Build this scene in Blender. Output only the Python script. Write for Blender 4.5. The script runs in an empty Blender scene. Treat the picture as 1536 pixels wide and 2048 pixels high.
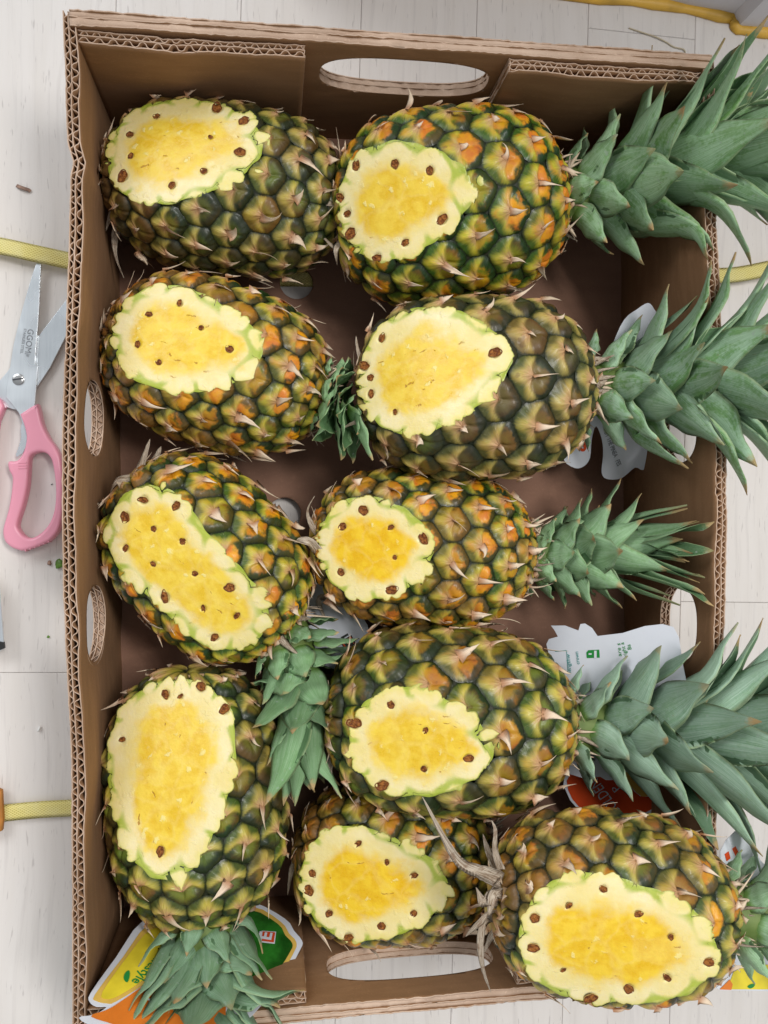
import bpy, bmesh, math, random
import numpy as np
from mathutils import Matrix, Vector
random.seed(7)
rng = np.random.default_rng(11)
SC = bpy.context.scene
COL = SC.collection

# ------------------------------------------------------------------ camera
F_PX = 1650.0
CAM_P = np.array([-0.083455, 0.009855, 0.636047])
CAM_R = np.array([[0.99094, 0.00828, -0.13404], [-0.00773, 0.99996, 0.00461], [0.13408, -0.00353, 0.99096]])
cam = bpy.data.cameras.new("camera")
cam.sensor_fit = 'VERTICAL'
cam.sensor_height = 36.0
cam.lens = 36.0 * F_PX / 2048.0
cam.clip_start = 0.01
cam.clip_end = 60
camo = bpy.data.objects.new("camera", cam)
COL.objects.link(camo)
M = Matrix([list(CAM_R[i]) + [CAM_P[i]] for i in range(3)] + [[0, 0, 0, 1]])
camo.matrix_world = M
SC.camera = camo

# ------------------------------------------------------------------ light
W = bpy.data.worlds.new("World")
SC.world = W
W.use_nodes = True
bg = W.node_tree.nodes["Background"]
bg.inputs[0].default_value = (0.93, 0.97, 1.0, 1)
bg.inputs[1].default_value = 0.48


def area(name, loc, target, sx, sy, power, col):
    l = bpy.data.lights.new(name, 'AREA')
    l.shape = 'RECTANGLE'
    l.size, l.size_y, l.energy, l.color = sx, sy, power, col
    o = bpy.data.objects.new(name, l)
    COL.objects.link(o)
    o.location = loc
    o.rotation_euler = (Vector(target) - Vector(loc)).to_track_quat('-Z', 'Y').to_euler()
    return o


area("ceiling_lamp", (0.75, 0.45, 2.3), (0.0, 0.0, 0.05), 1.2, 0.35, 39, (1.0, 0.985, 0.96))
area("ceiling_lamp", (-1.5, 1.7, 1.9), (-0.05, 0.1, 0.05), 1.7, 1.0, 31, (0.95, 0.98, 1.0))
SC.view_settings.view_transform = 'Standard'
SC.view_settings.look = 'None'
SC.view_settings.exposure = 0.0
SC.view_settings.gamma = 1.0
SC.cycles.max_bounces = 6
SC.cycles.diffuse_bounces = 3
SC.cycles.glossy_bounces = 2


# ------------------------------------------------------------------ helpers
def at(u, v, z):
    """photo pixel (1536 x 2048) -> point at height z"""
    d = CAM_R @ np.array([(u - 768) / F_PX, -(v - 1024) / F_PX, -1.0])
    t = (z - CAM_P[2]) / d[2]
    return CAM_P + t * d


def on_plane(u, v, p0, n):
    d = CAM_R @ np.array([(u - 768) / F_PX, -(v - 1024) / F_PX, -1.0])
    t = np.dot(p0 - CAM_P, n) / np.dot(d, n)
    return CAM_P + t * d


def mesh_from(name, V, faces, attrs=None, smooth=True, matidx=None):
    """faces: (n,3) or (n,4) int array or list of tuples"""
    me = bpy.data.meshes.new(name)
    V = np.asarray(V, dtype=np.float32)
    if isinstance(faces, np.ndarray):
        k = faces.shape[1]
        n = len(faces)
        me.vertices.add(len(V))
        me.vertices.foreach_set('co', V.ravel())
        me.loops.add(n * k)
        me.loops.foreach_set('vertex_index', faces.astype(np.int32).ravel())
        me.polygons.add(n)
        me.polygons.foreach_set('loop_start', np.arange(0, n * k, k, dtype=np.int32))
        if matidx is not None:
            me.polygons.foreach_set('material_index', np.asarray(matidx, dtype=np.int32))
        me.update(calc_edges=True)
        me.validate()
    else:
        me.from_pydata([tuple(map(float, v)) for v in V], [], faces)
        if matidx is not None:
            me.polygons.foreach_set('material_index', np.asarray(matidx, dtype=np.int32))
    if smooth:
        me.polygons.foreach_set('use_smooth', np.ones(len(me.polygons), dtype=bool))
    if attrs:
        for k2, a in attrs.items():
            a = np.asarray(a, dtype=np.float32)
            if len(a) != len(me.vertices):
                continue
            at_ = me.attributes.new(k2, 'FLOAT_VECTOR', 'POINT')
            at_.data.foreach_set('vector', a.ravel())
    return me


def link(name, me, mats, parent=None):
    o = bpy.data.objects.new(name, me)
    COL.objects.link(o)
    if mats is not None:
        for m in (mats if isinstance(mats, (list, tuple)) else [mats]):
            if me.materials.find(m.name) < 0:
                me.materials.append(m)
    if parent is not None:
        o.parent = parent
    return o


def thing(name, label, cat, loc=(0, 0, 0), group=None, basis=None):
    o = bpy.data.objects.new(name, None)
    o.empty_display_size = 0.02
    COL.objects.link(o)
    if basis is not None:
        B = Matrix([[basis[0][i], basis[1][i], basis[2][i], loc[i]] for i in range(3)] + [[0, 0, 0, 1]])
        o.matrix_world = B
    else:
        o.location = loc
    tag(o, label, cat, group)
    return o


def tag(o, label, cat, group=None):
    o['label'] = label
    o['category'] = cat
    if group:
        o['group'] = group


def grid_faces(nu, nv, wrap_u=False):
    """vertex index = iu*nv + iv"""
    iu = np.arange(nu if wrap_u else nu - 1)
    iv = np.arange(nv - 1)
    A, B = np.meshgrid(iu, iv, indexing='ij')
    A2 = (A + 1) % nu
    return np.stack([A * nv + B, A2 * nv + B, A2 * nv + B + 1, A * nv + B + 1], -1).reshape(-1, 4)


# ------------------------------------------------------------------ node helper
class NT:
    def __init__(self, name):
        self.m = bpy.data.materials.new(name)
        self.m.use_nodes = True
        self.t = self.m.node_tree
        self.b = self.t.nodes["Principled BSDF"]
        self.b.inputs['Specular IOR Level'].default_value = 0.4

    def n(self, typ, **kw):
        nd = self.t.nodes.new(typ)
        for k, v in kw.items():
            setattr(nd, k, v)
        return nd

    def set(self, sock, v):
        if v is None:
            return
        if isinstance(v, bpy.types.NodeSocket):
            self.t.links.new(v, sock)
        elif isinstance(v, (tuple, list)):
            sock.default_value = (tuple(v) + (1,))[:4] if sock.type == 'RGBA' and len(v) == 3 else v
        else:
            sock.default_value = v

    def math(self, op, a, b=None, c=None, clamp=False):
        nd = self.n('ShaderNodeMath', operation=op)
        nd.use_clamp = clamp
        for i, v in enumerate((a, b, c)):
            if v is not None:
                self.set(nd.inputs[i], v)
        return nd.outputs[0]

    def ss(self, x, lo, hi, a=0.0, b=1.0):
        nd = self.n('ShaderNodeMapRange', interpolation_type='SMOOTHSTEP')
        self.set(nd.inputs[0], x)
        for i, v in enumerate((lo, hi, a, b)):
            self.set(nd.inputs[1 + i], v)
        return nd.outputs[0]

    def mix(self, f, a, b, blend='MIX'):
        nd = self.n('ShaderNodeMix', data_type='RGBA', blend_type=blend)
        self.set(nd.inputs[0], f)
        self.set(nd.inputs[6], a)
        self.set(nd.inputs[7], b)
        return nd.outputs[2]

    def attr(self, name):
        nd = self.n('ShaderNodeAttribute', attribute_name=name)
        s = self.n('ShaderNodeSeparateXYZ')
        self.t.links.new(nd.outputs['Vector'], s.inputs[0])
        return s.outputs[0], s.outputs[1], s.outputs[2], nd.outputs['Vector']

    def xyz(self, x=0.0, y=0.0, z=0.0):
        nd = self.n('ShaderNodeCombineXYZ')
        for i, v in enumerate((x, y, z)):
            self.set(nd.inputs[i], v)
        return nd.outputs[0]

    def noise(self, vec, scale, detail=3.0, rough=0.55, out=0):
        nd = self.n('ShaderNodeTexNoise')
        self.set(nd.inputs['Vector'], vec)
        nd.inputs['Scale'].default_value = scale
        nd.inputs['Detail'].default_value = detail
        nd.inputs['Roughness'].default_value = rough
        return nd.outputs[out]

    def vor(self, vec, scale, out='Distance', feature='F1'):
        nd = self.n('ShaderNodeTexVoronoi', feature=feature)
        self.set(nd.inputs['Vector'], vec)
        nd.inputs['Scale'].default_value = scale
        return nd.outputs[out]

    def mapping(self, vec, scale=(1, 1, 1), rot=(0, 0, 0), loc=(0, 0, 0)):
        nd = self.n('ShaderNodeMapping')
        self.set(nd.inputs['Vector'], vec)
        nd.inputs['Scale'].default_value = scale
        nd.inputs['Rotation'].default_value = rot
        nd.inputs['Location'].default_value = loc
        return nd.outputs[0]

    def obj(self):
        return self.n('ShaderNodeTexCoord').outputs['Object']

    def geo(self):
        return self.n('ShaderNodeNewGeometry').outputs['Position']

    def oinfo(self):
        return self.n('ShaderNodeObjectInfo').outputs

    def bump(self, h, strength=0.3, dist=0.001):
        nd = self.n('ShaderNodeBump')
        nd.inputs['Strength'].default_value = strength
        nd.inputs['Distance'].default_value = dist
        self.set(nd.inputs['Height'], h)
        self.t.links.new(nd.outputs[0], self.b.inputs['Normal'])

    def out(self, col=None, rough=None, **kw):
        if col is not None:
            self.set(self.b.inputs['Base Color'], col)
        if rough is not None:
            self.set(self.b.inputs['Roughness'], rough)
        for k, v in kw.items():
            self.set(self.b.inputs[k.replace('_', ' ')], v)
        return self.m


MT = {}


def simple(name, col, rough=0.5, metal=0.0, var=0.0, scale=40.0):
    t = NT(name)
    c = col
    if var:
        f = t.noise(t.geo(), scale, 4)
        c = t.mix(t.ss(f, 0.3, 0.7), tuple(x * (1 - var) for x in col), tuple(min(1, x * (1 + var)) for x in col))
        t.bump(f, 0.15, 0.0006)
    MT[name] = t.out(c, rough, Metallic=metal)
    return MT[name]


# --- rind (eye of the fruit)
def mat_rind():
    t = NT("pineapple_rind")
    u, v, seed, vec = t.attr("euv")
    rho, B, warm, _ = t.attr("ehb")
    oc = t.oinfo()['Color']
    sp = t.n('ShaderNodeSeparateColor')
    t.t.links.new(oc, sp.inputs[0])
    orange, dull, brown = sp.outputs[0], sp.outputs[1], sp.outputs[2]
    p = t.geo()
    # polar direction for radial streaks
    inv = t.math('DIVIDE', 1.0, t.math('ADD', rho, 0.06))
    du = t.math('MULTIPLY', u, inv)
    dv = t.math('MULTIPLY', v, inv)
    streak = t.noise(t.xyz(t.math('MULTIPLY', du, 5.0), t.math('MULTIPLY', dv, 5.0), t.math('ADD', t.math('MULTIPLY', rho, 0.9), seed)), 2.2, 3)
    fine = t.noise(t.xyz(t.math('MULTIPLY', du, 11.0), t.math('MULTIPLY', dv, 11.0), t.math('ADD', t.math('MULTIPLY', rho, 1.6), seed)), 2.5, 3)
    blot = t.noise(p, 95.0, 4)
    blot2 = t.noise(t.xyz(u, v, seed), 1.7, 3)
    big = t.noise(p, 22.0, 2)
    # lobes
    c2 = t.math('DIVIDE', t.math('MULTIPLY', u, u), t.math('ADD', t.math('MULTIPLY', rho, rho), 0.004))
    star = t.math('ADD', t.math('SUBTRACT', t.math('MULTIPLY', t.math('MULTIPLY', c2, c2), 8.0), t.math('MULTIPLY', c2, 8.0)), 1.0)
    gdark = t.mix(dull, (0.010, 0.036, 0.005), (0.020, 0.024, 0.012))
    gmid = t.mix(dull, (0.14, 0.23, 0.010), (0.052, 0.062, 0.020))
    r2 = t.math('ADD', rho, t.math('MULTIPLY', t.math('SUBTRACT', streak, 0.5), 0.40))
    lobe = t.mix(t.ss(r2, 0.34, 0.74), gmid, gdark)
    ora = t.mix(t.ss(blot, 0.35, 0.7), (0.80, 0.36, 0.008), (0.62, 0.15, 0.015))
    ofac = t.math('MULTIPLY', t.ss(t.math('ADD', rho, t.math('MULTIPLY', t.math('SUBTRACT', blot2, 0.5), 1.3)), 0.80, 0.50),
                  t.ss(orange, 0.05, 0.75))
    lobe = t.mix(ofac, lobe, ora)
    # bract web
    by = t.mix(t.ss(streak, 0.3, 0.7), t.mix(dull, (0.40, 0.38, 0.016), (0.33, 0.27, 0.055)), t.mix(dull, (0.62, 0.52, 0.05), (0.54, 0.42, 0.14)))
    by = t.mix(t.math('MULTIPLY', orange, t.ss(blot2, 0.42, 0.66, 0.0, 0.85)), by, (0.62, 0.26, 0.020))
    bg_ = t.mix(dull, (0.045, 0.105, 0.008), (0.070, 0.078, 0.020))
    r3 = t.math('SUBTRACT', r2, t.math('MULTIPLY', star, 0.17))
    br = t.mix(t.ss(r3, 0.50, 0.95), by, bg_)
    pink = t.mix(fine, (0.40, 0.17, 0.09), (0.62, 0.38, 0.22))
    br = t.mix(t.math('MULTIPLY', t.ss(t.math('ADD', rho, t.math('MULTIPLY', t.math('SUBTRACT', fine, 0.5), 1.0)), 0.62, 0.16), 0.85), br, pink)
    col = t.mix(B, lobe, br)
    # brown ripening / scabs
    bro = t.mix(blot, (0.20, 0.075, 0.015), (0.44, 0.19, 0.04))
    col = t.mix(t.math('MULTIPLY', brown, t.ss(big, 0.35, 0.62)), col, bro)
    col = t.mix(t.ss(blot, 0.66, 0.74, 0.0, 0.45), col, (0.10, 0.04, 0.015))
    # fine pale fibres on the bract, dark scurf at the seam
    col = t.mix(t.math('MULTIPLY', t.ss(fine, 0.6, 0.75, 0, 0.42), B), col, (0.50, 0.43, 0.27))
    seam = t.ss(t.math('ADD', rho, t.math('MULTIPLY', t.math('SUBTRACT', fine, 0.5), 0.16)), 0.9, 1.0)
    col = t.mix(t.math('MULTIPLY', seam, 0.85), col, (0.008, 0.014, 0.004))
    h = t.math('ADD', t.math('MULTIPLY', fine, 0.8), t.math('MULTIPLY', blot, 0.5))
    t.bump(h, 0.38, 0.0008)
    MT['rind'] = t.out(col, t.ss(blot, 0.3, 0.7, 0.30, 0.55), Specular_IOR_Level=0.4, Coat_Weight=0.10, Coat_Roughness=0.15)


def mat_bract():
    t = NT("dry_bract")
    a, b, seed, vec = t.attr("lf")
    f = t.noise(t.xyz(t.math('MULTIPLY', b, 3.0), t.math('MULTIPLY', a, 1.2), seed), 3.0, 4)
    c = t.mix(t.ss(a, 0.0, 0.45), (0.44, 0.22, 0.11), (0.76, 0.60, 0.44))
    c = t.mix(t.ss(f, 0.5, 0.72, 0, 0.55), c, (0.34, 0.21, 0.13))
    c = t.mix(t.ss(a, 0.9, 1.0, 0, 0.6), c, (0.25, 0.14, 0.08))
    t.bump(f, 0.3, 0.0005)
    MT['bract'] = t.out(c, 0.6)


def mat_dry():
    t = NT("dry_leaf")
    a, b, seed, vec = t.attr("lf")
    f = t.noise(t.xyz(t.math('MULTIPLY', b, 5.0), t.math('MULTIPLY', a, 2.5), seed), 2.5, 4)
    g = t.noise(t.geo(), 160, 4)
    c = t.mix(t.ss(f, 0.36, 0.64), (0.21, 0.135, 0.08), (0.62, 0.53, 0.42))
    c = t.mix(t.ss(g, 0.55, 0.7, 0, 0.6), c, (0.19, 0.10, 0.055))
    t.bump(t.math('ADD', f, g), 0.5, 0.001)
    MT['dry'] = t.out(c, 0.7)


def mat_leaf():
    t = NT("crown_leaf")
    a, b, seed, vec = t.attr("lf")
    side, tipk, _, _ = t.attr("ls")
    rnd = t.oinfo()['Random']
    q = t.xyz(t.math('MULTIPLY', a, 2.2), t.math('MULTIPLY', b, 1.3), t.math('ADD', seed, t.math('MULTIPLY', rnd, 9.0)))
    patch = t.noise(q, 1.5, 4, 0.6)
    stri = t.noise(t.xyz(t.math('MULTIPLY', a, 1.2), t.math('MULTIPLY', b, 24.0), seed), 2.0, 3)
    speck = t.noise(t.geo(), 420, 3, 0.6)
    sp = t.n('ShaderNodeSeparateColor')
    t.t.links.new(t.oinfo()['Color'], sp.inputs[0])
    wax = t.mix(sp.outputs[1], t.mix(t.ss(stri, 0.3, 0.7), (0.22, 0.42, 0.17), (0.40, 0.60, 0.34)), t.mix(t.ss(stri, 0.3, 0.7), (0.235, 0.395, 0.255), (0.43, 0.59, 0.45)))
    grn = t.mix(t.ss(stri, 0.3, 0.7), (0.10, 0.26, 0.055), (0.18, 0.37, 0.10))
    k = t.math('ADD', t.math('MULTIPLY', patch, 0.66), t.math('MULTIPLY', speck, 0.34))
    c = t.mix(t.math('MULTIPLY', t.ss(k, 0.465, 0.62), sp.outputs[0]), wax, grn)
    c = t.mix(1.0, c, t.mix(rnd, (0.80, 0.80, 0.80), (1.28, 1.25, 1.28)), 'MULTIPLY')
    c = t.mix(sp.outputs[2], c, t.mix(1.0, c, (0.45, 0.52, 0.45), 'MULTIPLY'))
    # fresh light green at the leaf foot
    c = t.mix(t.ss(t.math('ADD', a, t.math('MULTIPLY', t.math('SUBTRACT', patch, 0.5), 0.3)), 0.24, 0.04, 0, 0.85), c, (0.14, 0.28, 0.03))
    # inner side greener and darker
    c = t.mix(t.math('MULTIPLY', side, 0.75), c, (0.035, 0.10, 0.03))
    # margin
    ab = t.math('ABSOLUTE', b)
    c = t.mix(t.ss(ab, 0.86, 0.99, 0, 0.6), c, (0.42, 0.54, 0.27))
    # dry tip and scars
    c = t.mix(t.math('MULTIPLY', t.ss(t.math('ADD', a, t.math('MULTIPLY', t.math('SUBTRACT', speck, 0.5), 0.12)), 0.86, 0.95), tipk), c, (0.48, 0.33, 0.15))
    c = t.mix(t.ss(t.noise(q, 7.0, 2), 0.71, 0.75, 0, 0.6), c, (0.30, 0.30, 0.16))
    c = t.mix(t.ss(speck, 0.72, 0.78, 0, 0.6), c, (0.03, 0.05, 0.03))
    c = t.mix(t.ss(t.noise(t.geo(), 260, 2, 0.5), 0.66, 0.72, 0, 0.4), c, (0.40, 0.47, 0.42))
    t.bump(t.math('ADD', stri, t.math('MULTIPLY', speck, 0.7)), 0.5, 0.0009)
    MT['leaf'] = t.out(c, t.ss(k, 0.5, 0.62, 0.52, 0.33))


def mat_flesh():
    t = NT("pineapple_flesh")
    depth, rho, core, _ = t.attr("fl")      # depth below skin (cm), seam closeness, core amount
    x, y, seed, vec = t.attr("fp")
    p = t.xyz(x, y, seed)
    rnd = t.oinfo()['Color']
    sp = t.n('ShaderNodeSeparateColor')
    t.t.links.new(rnd, sp.inputs[0])
    yel = sp.outputs[0]
    n1 = t.noise(p, 90, 5, 0.6)
    n2 = t.noise(p, 34, 3)
    n3 = t.noise(p, 420, 3, 0.6)
    cream = t.mix(t.ss(n2, 0.35, 0.65), (0.80, 0.66, 0.27), (0.85, 0.74, 0.42))
    yl = t.mix(t.ss(n1, 0.38, 0.62), t.mix(yel, (0.76, 0.52, 0.04), (0.75, 0.43, 0.004)), t.mix(yel, (0.84, 0.64, 0.10), (0.83, 0.54, 0.015)))
    wq = t.n('ShaderNodeVectorMath', operation='ADD')
    t.set(wq.inputs[0], p)
    t.set(wq.inputs[1], t.xyz(t.math('MULTIPLY', n2, 0.03), t.math('MULTIPLY', n1, 0.012), 0.0))
    pq0 = wq.outputs[0]
    k = t.math('ADD', core, t.math('ADD', t.math('MULTIPLY', t.math('SUBTRACT', n2, 0.5), 1.0), t.math('MULTIPLY', t.math('SUBTRACT', n1, 0.5), 0.6)))
    c = t.mix(t.ss(k, 0.30, 0.66), cream, yl)
    seg = t.vor(pq0, 62, 'Distance', 'DISTANCE_TO_EDGE')
    c = t.mix(t.ss(seg, 0.12, 0.0, 0, 0.11), c, (0.90, 0.79, 0.42))
    # pale flecks and small dark slits of the seed chambers
    pq = t.n('ShaderNodeVectorMath', operation='ADD')
    t.set(pq.inputs[0], p)
    t.set(pq.inputs[1], t.xyz(t.math('MULTIPLY', n1, 0.016), t.math('MULTIPLY', n3, 0.008), 0.0))
    vd = t.vor(pq.outputs[0], 170)
    vc = t.vor(pq.outputs[0], 170, 'Color')
    s2 = t.n('ShaderNodeSeparateColor')
    t.t.links.new(vc, s2.inputs[0])
    pale = t.math('MULTIPLY', t.ss(vd, 0.34, 0.16), t.ss(s2.outputs[0], 0.66, 0.68))
    c = t.mix(t.math('MULTIPLY', t.math('MULTIPLY', pale, t.ss(k, 0.35, 0.6)), 0.6), c, (0.86, 0.78, 0.36))
    pw = t.n('ShaderNodeVectorMath', operation='ADD')
    t.set(pw.inputs[0], t.mapping(p, (150, 430, 1), (0, 0, 0.6)))
    t.set(pw.inputs[1], t.xyz(t.math('MULTIPLY', n2, 5.0), t.math('MULTIPLY', n1, 6.0), 0.0))
    v2 = t.vor(pw.outputs[0], 1.0)
    v2c = t.vor(pw.outputs[0], 1.0, 'Color')
    s3 = t.n('ShaderNodeSeparateColor')
    t.t.links.new(v2c, s3.inputs[0])
    slit = t.math('MULTIPLY', t.math('MULTIPLY', t.ss(v2, 0.30, 0.14), t.ss(s3.outputs[0], 0.925, 0.930)), t.ss(k, 0.3, 0.5))
    c = t.mix(t.math('MULTIPLY', slit, 0.75), c, (0.42, 0.17, 0.012))
    # green under the skin, running inward along the seams
    d2 = t.math('ADD', depth, t.math('MULTIPLY', t.math('SUBTRACT', n1, 0.5), 0.16))
    c = t.mix(t.ss(d2, 0.30, 0.02, 0, 0.45), c, (0.74, 0.66, 0.14))
    gr = t.math('MULTIPLY', t.ss(t.math('ADD', rho, t.math('MULTIPLY', t.math('SUBTRACT', n1, 0.5), 0.30)), 0.78, 0.97), t.ss(d2, 0.40, 0.14))
    c = t.mix(t.math('MULTIPLY', gr, 0.8), c, (0.34, 0.44, 0.03))
    c = t.mix(t.ss(d2, 0.06, -0.02, 0, 0.75), c, (0.30, 0.37, 0.03))
    hh = t.math('ADD', t.math('MULTIPLY', n1, 0.7), t.math('ADD', t.math('MULTIPLY', n3, 0.34), t.math('MULTIPLY', slit, -1.3)))
    t.bump(t.math('ADD', hh, t.math('MULTIPLY', pale, 0.35)), 0.42, 0.0014)
    MT['flesh'] = t.out(c, t.ss(n1, 0.3, 0.7, 0.24, 0.44), Specular_IOR_Level=0.38, Subsurface_Weight=0.25, Subsurface_Scale=0.004, Subsurface_Radius=(1.0, 0.8, 0.3))


def mat_pit():
    t = NT("blossom_pit")
    r, b, seed, vec = t.attr("lf")
    f = t.noise(t.geo(), 480, 4, 0.6)
    f2 = t.noise(t.geo(), 900, 2)
    c = t.mix(t.ss(f, 0.36, 0.64), (0.13, 0.034, 0.009), (0.36, 0.13, 0.025))
    c = t.mix(t.ss(f2, 0.58, 0.7, 0, 0.5), c, (0.42, 0.20, 0.045))
    c = t.mix(t.ss(t.math('ADD', r, t.math('MULTIPLY', t.math('SUBTRACT', f, 0.5), 0.2)), 0.70, 0.86), c, (0.14, 0.038, 0.010))
    c = t.mix(t.ss(r, 0.90, 0.99), c, (0.62, 0.42, 0.12))
    t.bump(t.math('ADD', f, f2), 0.7, 0.0015)
    MT['pit'] = t.out(c, 0.55, Specular_IOR_Level=0.25)


def mat_card(name, c0, c1, streak=(1.0, 1.0, 14.0)):
    t = NT(name)
    p = t.geo()
    f = t.noise(t.mapping(p, streak), 30, 4)
    f2 = t.noise(p, 9, 3)
    f3 = t.noise(p, 700, 2)
    c = t.mix(t.ss(f, 0.3, 0.7), c0, c1)
    c = t.mix(t.ss(f2, 0.4, 0.72, 0, 0.5), c, tuple(x * 0.70 for x in c0))
    f4 = t.noise(t.mapping(p, (1, 1, 2.5)), 23, 5, 0.7)
    c = t.mix(t.ss(f4, 0.56, 0.72, 0, 0.35), c, tuple(min(1, x * 1.45) for x in c1))
    c = t.mix(t.ss(f3, 0.6, 0.7, 0, 0.25), c, tuple(x * 1.35 for x in c1))
    t.bump(t.math('ADD', f3, t.math('MULTIPLY', f, 0.6)), 0.18, 0.0006)
    MT[name] = t.out(c, 0.82, Specular_IOR_Level=0.2)


def mat_plank():
    t = NT("white_wood_plank")
    p = t.obj()
    rnd = t.oinfo()['Random']
    w = t.n('ShaderNodeVectorMath', operation='ADD')
    t.set(w.inputs[0], p)
    t.set(w.inputs[1], t.xyz(t.math('MULTIPLY', rnd, 3.0), t.math('MULTIPLY', rnd, 7.0), 0.0))
    wob = t.noise(t.mapping(w.outputs[0], (1, 0.5, 1)), 9, 2)
    ww = t.n('ShaderNodeVectorMath', operation='ADD')
    t.set(ww.inputs[0], w.outputs[0])
    t.set(ww.inputs[1], t.xyz(t.math('MULTIPLY', wob, 0.03), 0.0, 0.0))
    g1 = t.noise(t.mapping(ww.outputs[0], (1, 0.045, 1)), 210, 4, 0.6)
    g2 = t.noise(t.mapping(ww.outputs[0], (1, 0.06, 1)), 60, 3)
    g3 = t.noise(t.mapping(ww.outputs[0], (1, 0.11, 1)), 480, 2)
    c = t.mix(t.ss(g2, 0.3, 0.7), (0.72, 0.672, 0.63), (0.76, 0.715, 0.68))
    c = t.mix(t.ss(g1, 0.50, 0.72, 0, 0.40), c, (0.55, 0.51, 0.485))
    c = t.mix(t.ss(g3, 0.63, 0.72, 0, 0.4), c, (0.33, 0.29, 0.28))
    c = t.mix(t.math('MULTIPLY', rnd, 0.14), c, (0.60, 0.56, 0.54))
    t.bump(t.math('ADD', g1, g3), 0.12, 0.0006)
    MT['plank'] = t.out(c, 0.42, Specular_IOR_Level=0.35)


def mat_strap():
    t = NT("woven_yellow_strap")
    a, b, seed, vec = t.attr("lf")
    w1 = t.math('SINE', t.math('ADD', t.math('MULTIPLY', a, 2300.0), t.math('MULTIPLY', b, 3300.0)))
    w2 = t.math('SINE', t.math('SUBTRACT', t.math('MULTIPLY', a, 2300.0), t.math('MULTIPLY', b, 3300.0)))
    k = t.math('MULTIPLY', t.math('MAXIMUM', w1, w2), 1.0)
    f = t.noise(t.geo(), 60, 2)
    c = t.mix(t.ss(k, -0.2, 1.0), (0.62, 0.50, 0.13), (0.83, 0.74, 0.27))
    c = t.mix(t.ss(f, 0.4, 0.7, 0, 0.4), c, (0.82, 0.76, 0.40))
    t.bump(k, 0.5, 0.0004)
    MT['strap'] = t.out(c, 0.4)


def mat_steel():
    t = NT("brushed_steel")
    p = t.geo()
    f = t.noise(t.mapping(p, (1.0, 0.06, 1.0), (0, 0, 0.25)), 900, 3)
    g = t.noise(p, 30, 2)
    c = t.mix(f, (0.66, 0.70, 0.74), (0.80, 0.84, 0.87))
    t.bump(f, 0.05, 0.0003)
    MT['steel'] = t.out(c, t.ss(g, 0.3, 0.7, 0.24, 0.38), Metallic=0.85)


mat_rind(); mat_bract(); mat_dry(); mat_leaf(); mat_flesh(); mat_pit(); mat_plank(); mat_strap(); mat_steel()
mat_card('card', (0.265, 0.143, 0.072), (0.305, 0.168, 0.087), (1.0, 1.0, 5.0))
mat_card('cardedge', (0.47, 0.325, 0.235), (0.62, 0.455, 0.345))
mat_card('cardfloor', (0.25, 0.135, 0.092), (0.285, 0.156, 0.105), (1.0, 3.0, 1.0))
simple('joint', (0.33, 0.30, 0.285), 0.8)
simple('wallpaint', (0.62, 0.61, 0.64), 0.5, 0, 0.05, 12)
simple('caulk', (0.62, 0.36, 0.05), 0.45, 0, 0.25, 30)
simple('pink', (0.80, 0.33, 0.43), 0.33, 0, 0.03, 25)
simple('screw', (0.42, 0.42, 0.42), 0.3, 0.9)
simple('ink', (0.05, 0.055, 0.065), 0.5)
simple('steelprint', (0.16, 0.17, 0.19), 0.5)
simple('tagwhite', (0.72, 0.74, 0.80), 0.3, 0, 0.03, 20)
simple('tagyellow', (0.83, 0.66, 0.04), 0.22, 0, 0.12, 45)
simple('tagorange', (0.74, 0.20, 0.025), 0.22, 0, 0.10, 40)
simple('taggold', (0.75, 0.48, 0.10), 0.22, 0, 0.10, 40)
simple('taggreen', (0.02, 0.14, 0.015), 0.22, 0, 0.5, 60)
simple('tagred', (0.66, 0.075, 0.018), 0.25, 0, 0.08, 40)
simple('tagdark', (0.02, 0.025, 0.02), 0.25)
simple('textgreen', (0.02, 0.25, 0.05), 0.4)
simple('textteal', (0.05, 0.30, 0.28), 0.4)
simple('peel', (0.09, 0.19, 0.02), 0.4, 0, 0.4, 200)
simple('crumbbrown', (0.32, 0.20, 0.15), 0.7, 0, 0.3, 300)
simple('crumbwhite', (0.82, 0.82, 0.80), 0.6)
simple('fibre', (0.55, 0.47, 0.33), 0.7)
simple('stemcork', (0.30, 0.19, 0.10), 0.8, 0, 0.35, 200)
simple('blackplastic', (0.02, 0.02, 0.02), 0.5)

# ------------------------------------------------------------------ floor
floor = link("floor", mesh_from("floor", [(-1.2, -1.2, -0.0025), (1.4, -1.2, -0.0025), (1.4, 1.2, -0.0025), (-1.2, 1.2, -0.0025)],
                                [(0, 1, 2, 3)], smooth=False), MT['joint'])
floor['kind'] = 'structure'
PA = -0.034                                   # the boards run a couple of degrees off the box
px_ = np.array([math.cos(PA), math.sin(PA)])
py_ = np.array([-math.sin(PA), math.cos(PA)])
PW = 0.0915
joints = {-1: [-0.118, 0.60], 0: [-0.345, 0.3], 1: [0.315], 2: [-0.30], 3: [0.05], 4: [0.40, -0.2], 5: [-0.06, 0.55], 6: [0.21, -0.35], -2: [0.12], 7: [0.0], -3: [0.3]}


def plank(x0, x1, y0, y1):
    g, bv = 0.00013, 0.0004
    x0 += g; x1 -= g; y0 += g; y1 -= g
    V = []
    for z, i in ((-0.002, 0), (-bv, 0), (0, bv)):
        V += [(x0 + i, y0 + i, z), (x1 - i, y0 + i, z), (x1 - i, y1 - i, z), (x0 + i, y1 - i, z)]
    Fc = [(8, 9, 10, 11)]
    for k in (0, 4):
        for j in range(4):
            Fc.append((k + j, k + (j + 1) % 4, k + 4 + (j + 1) % 4, k + 4 + j))
    return mesh_from("plank", V, Fc, smooth=False)


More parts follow.
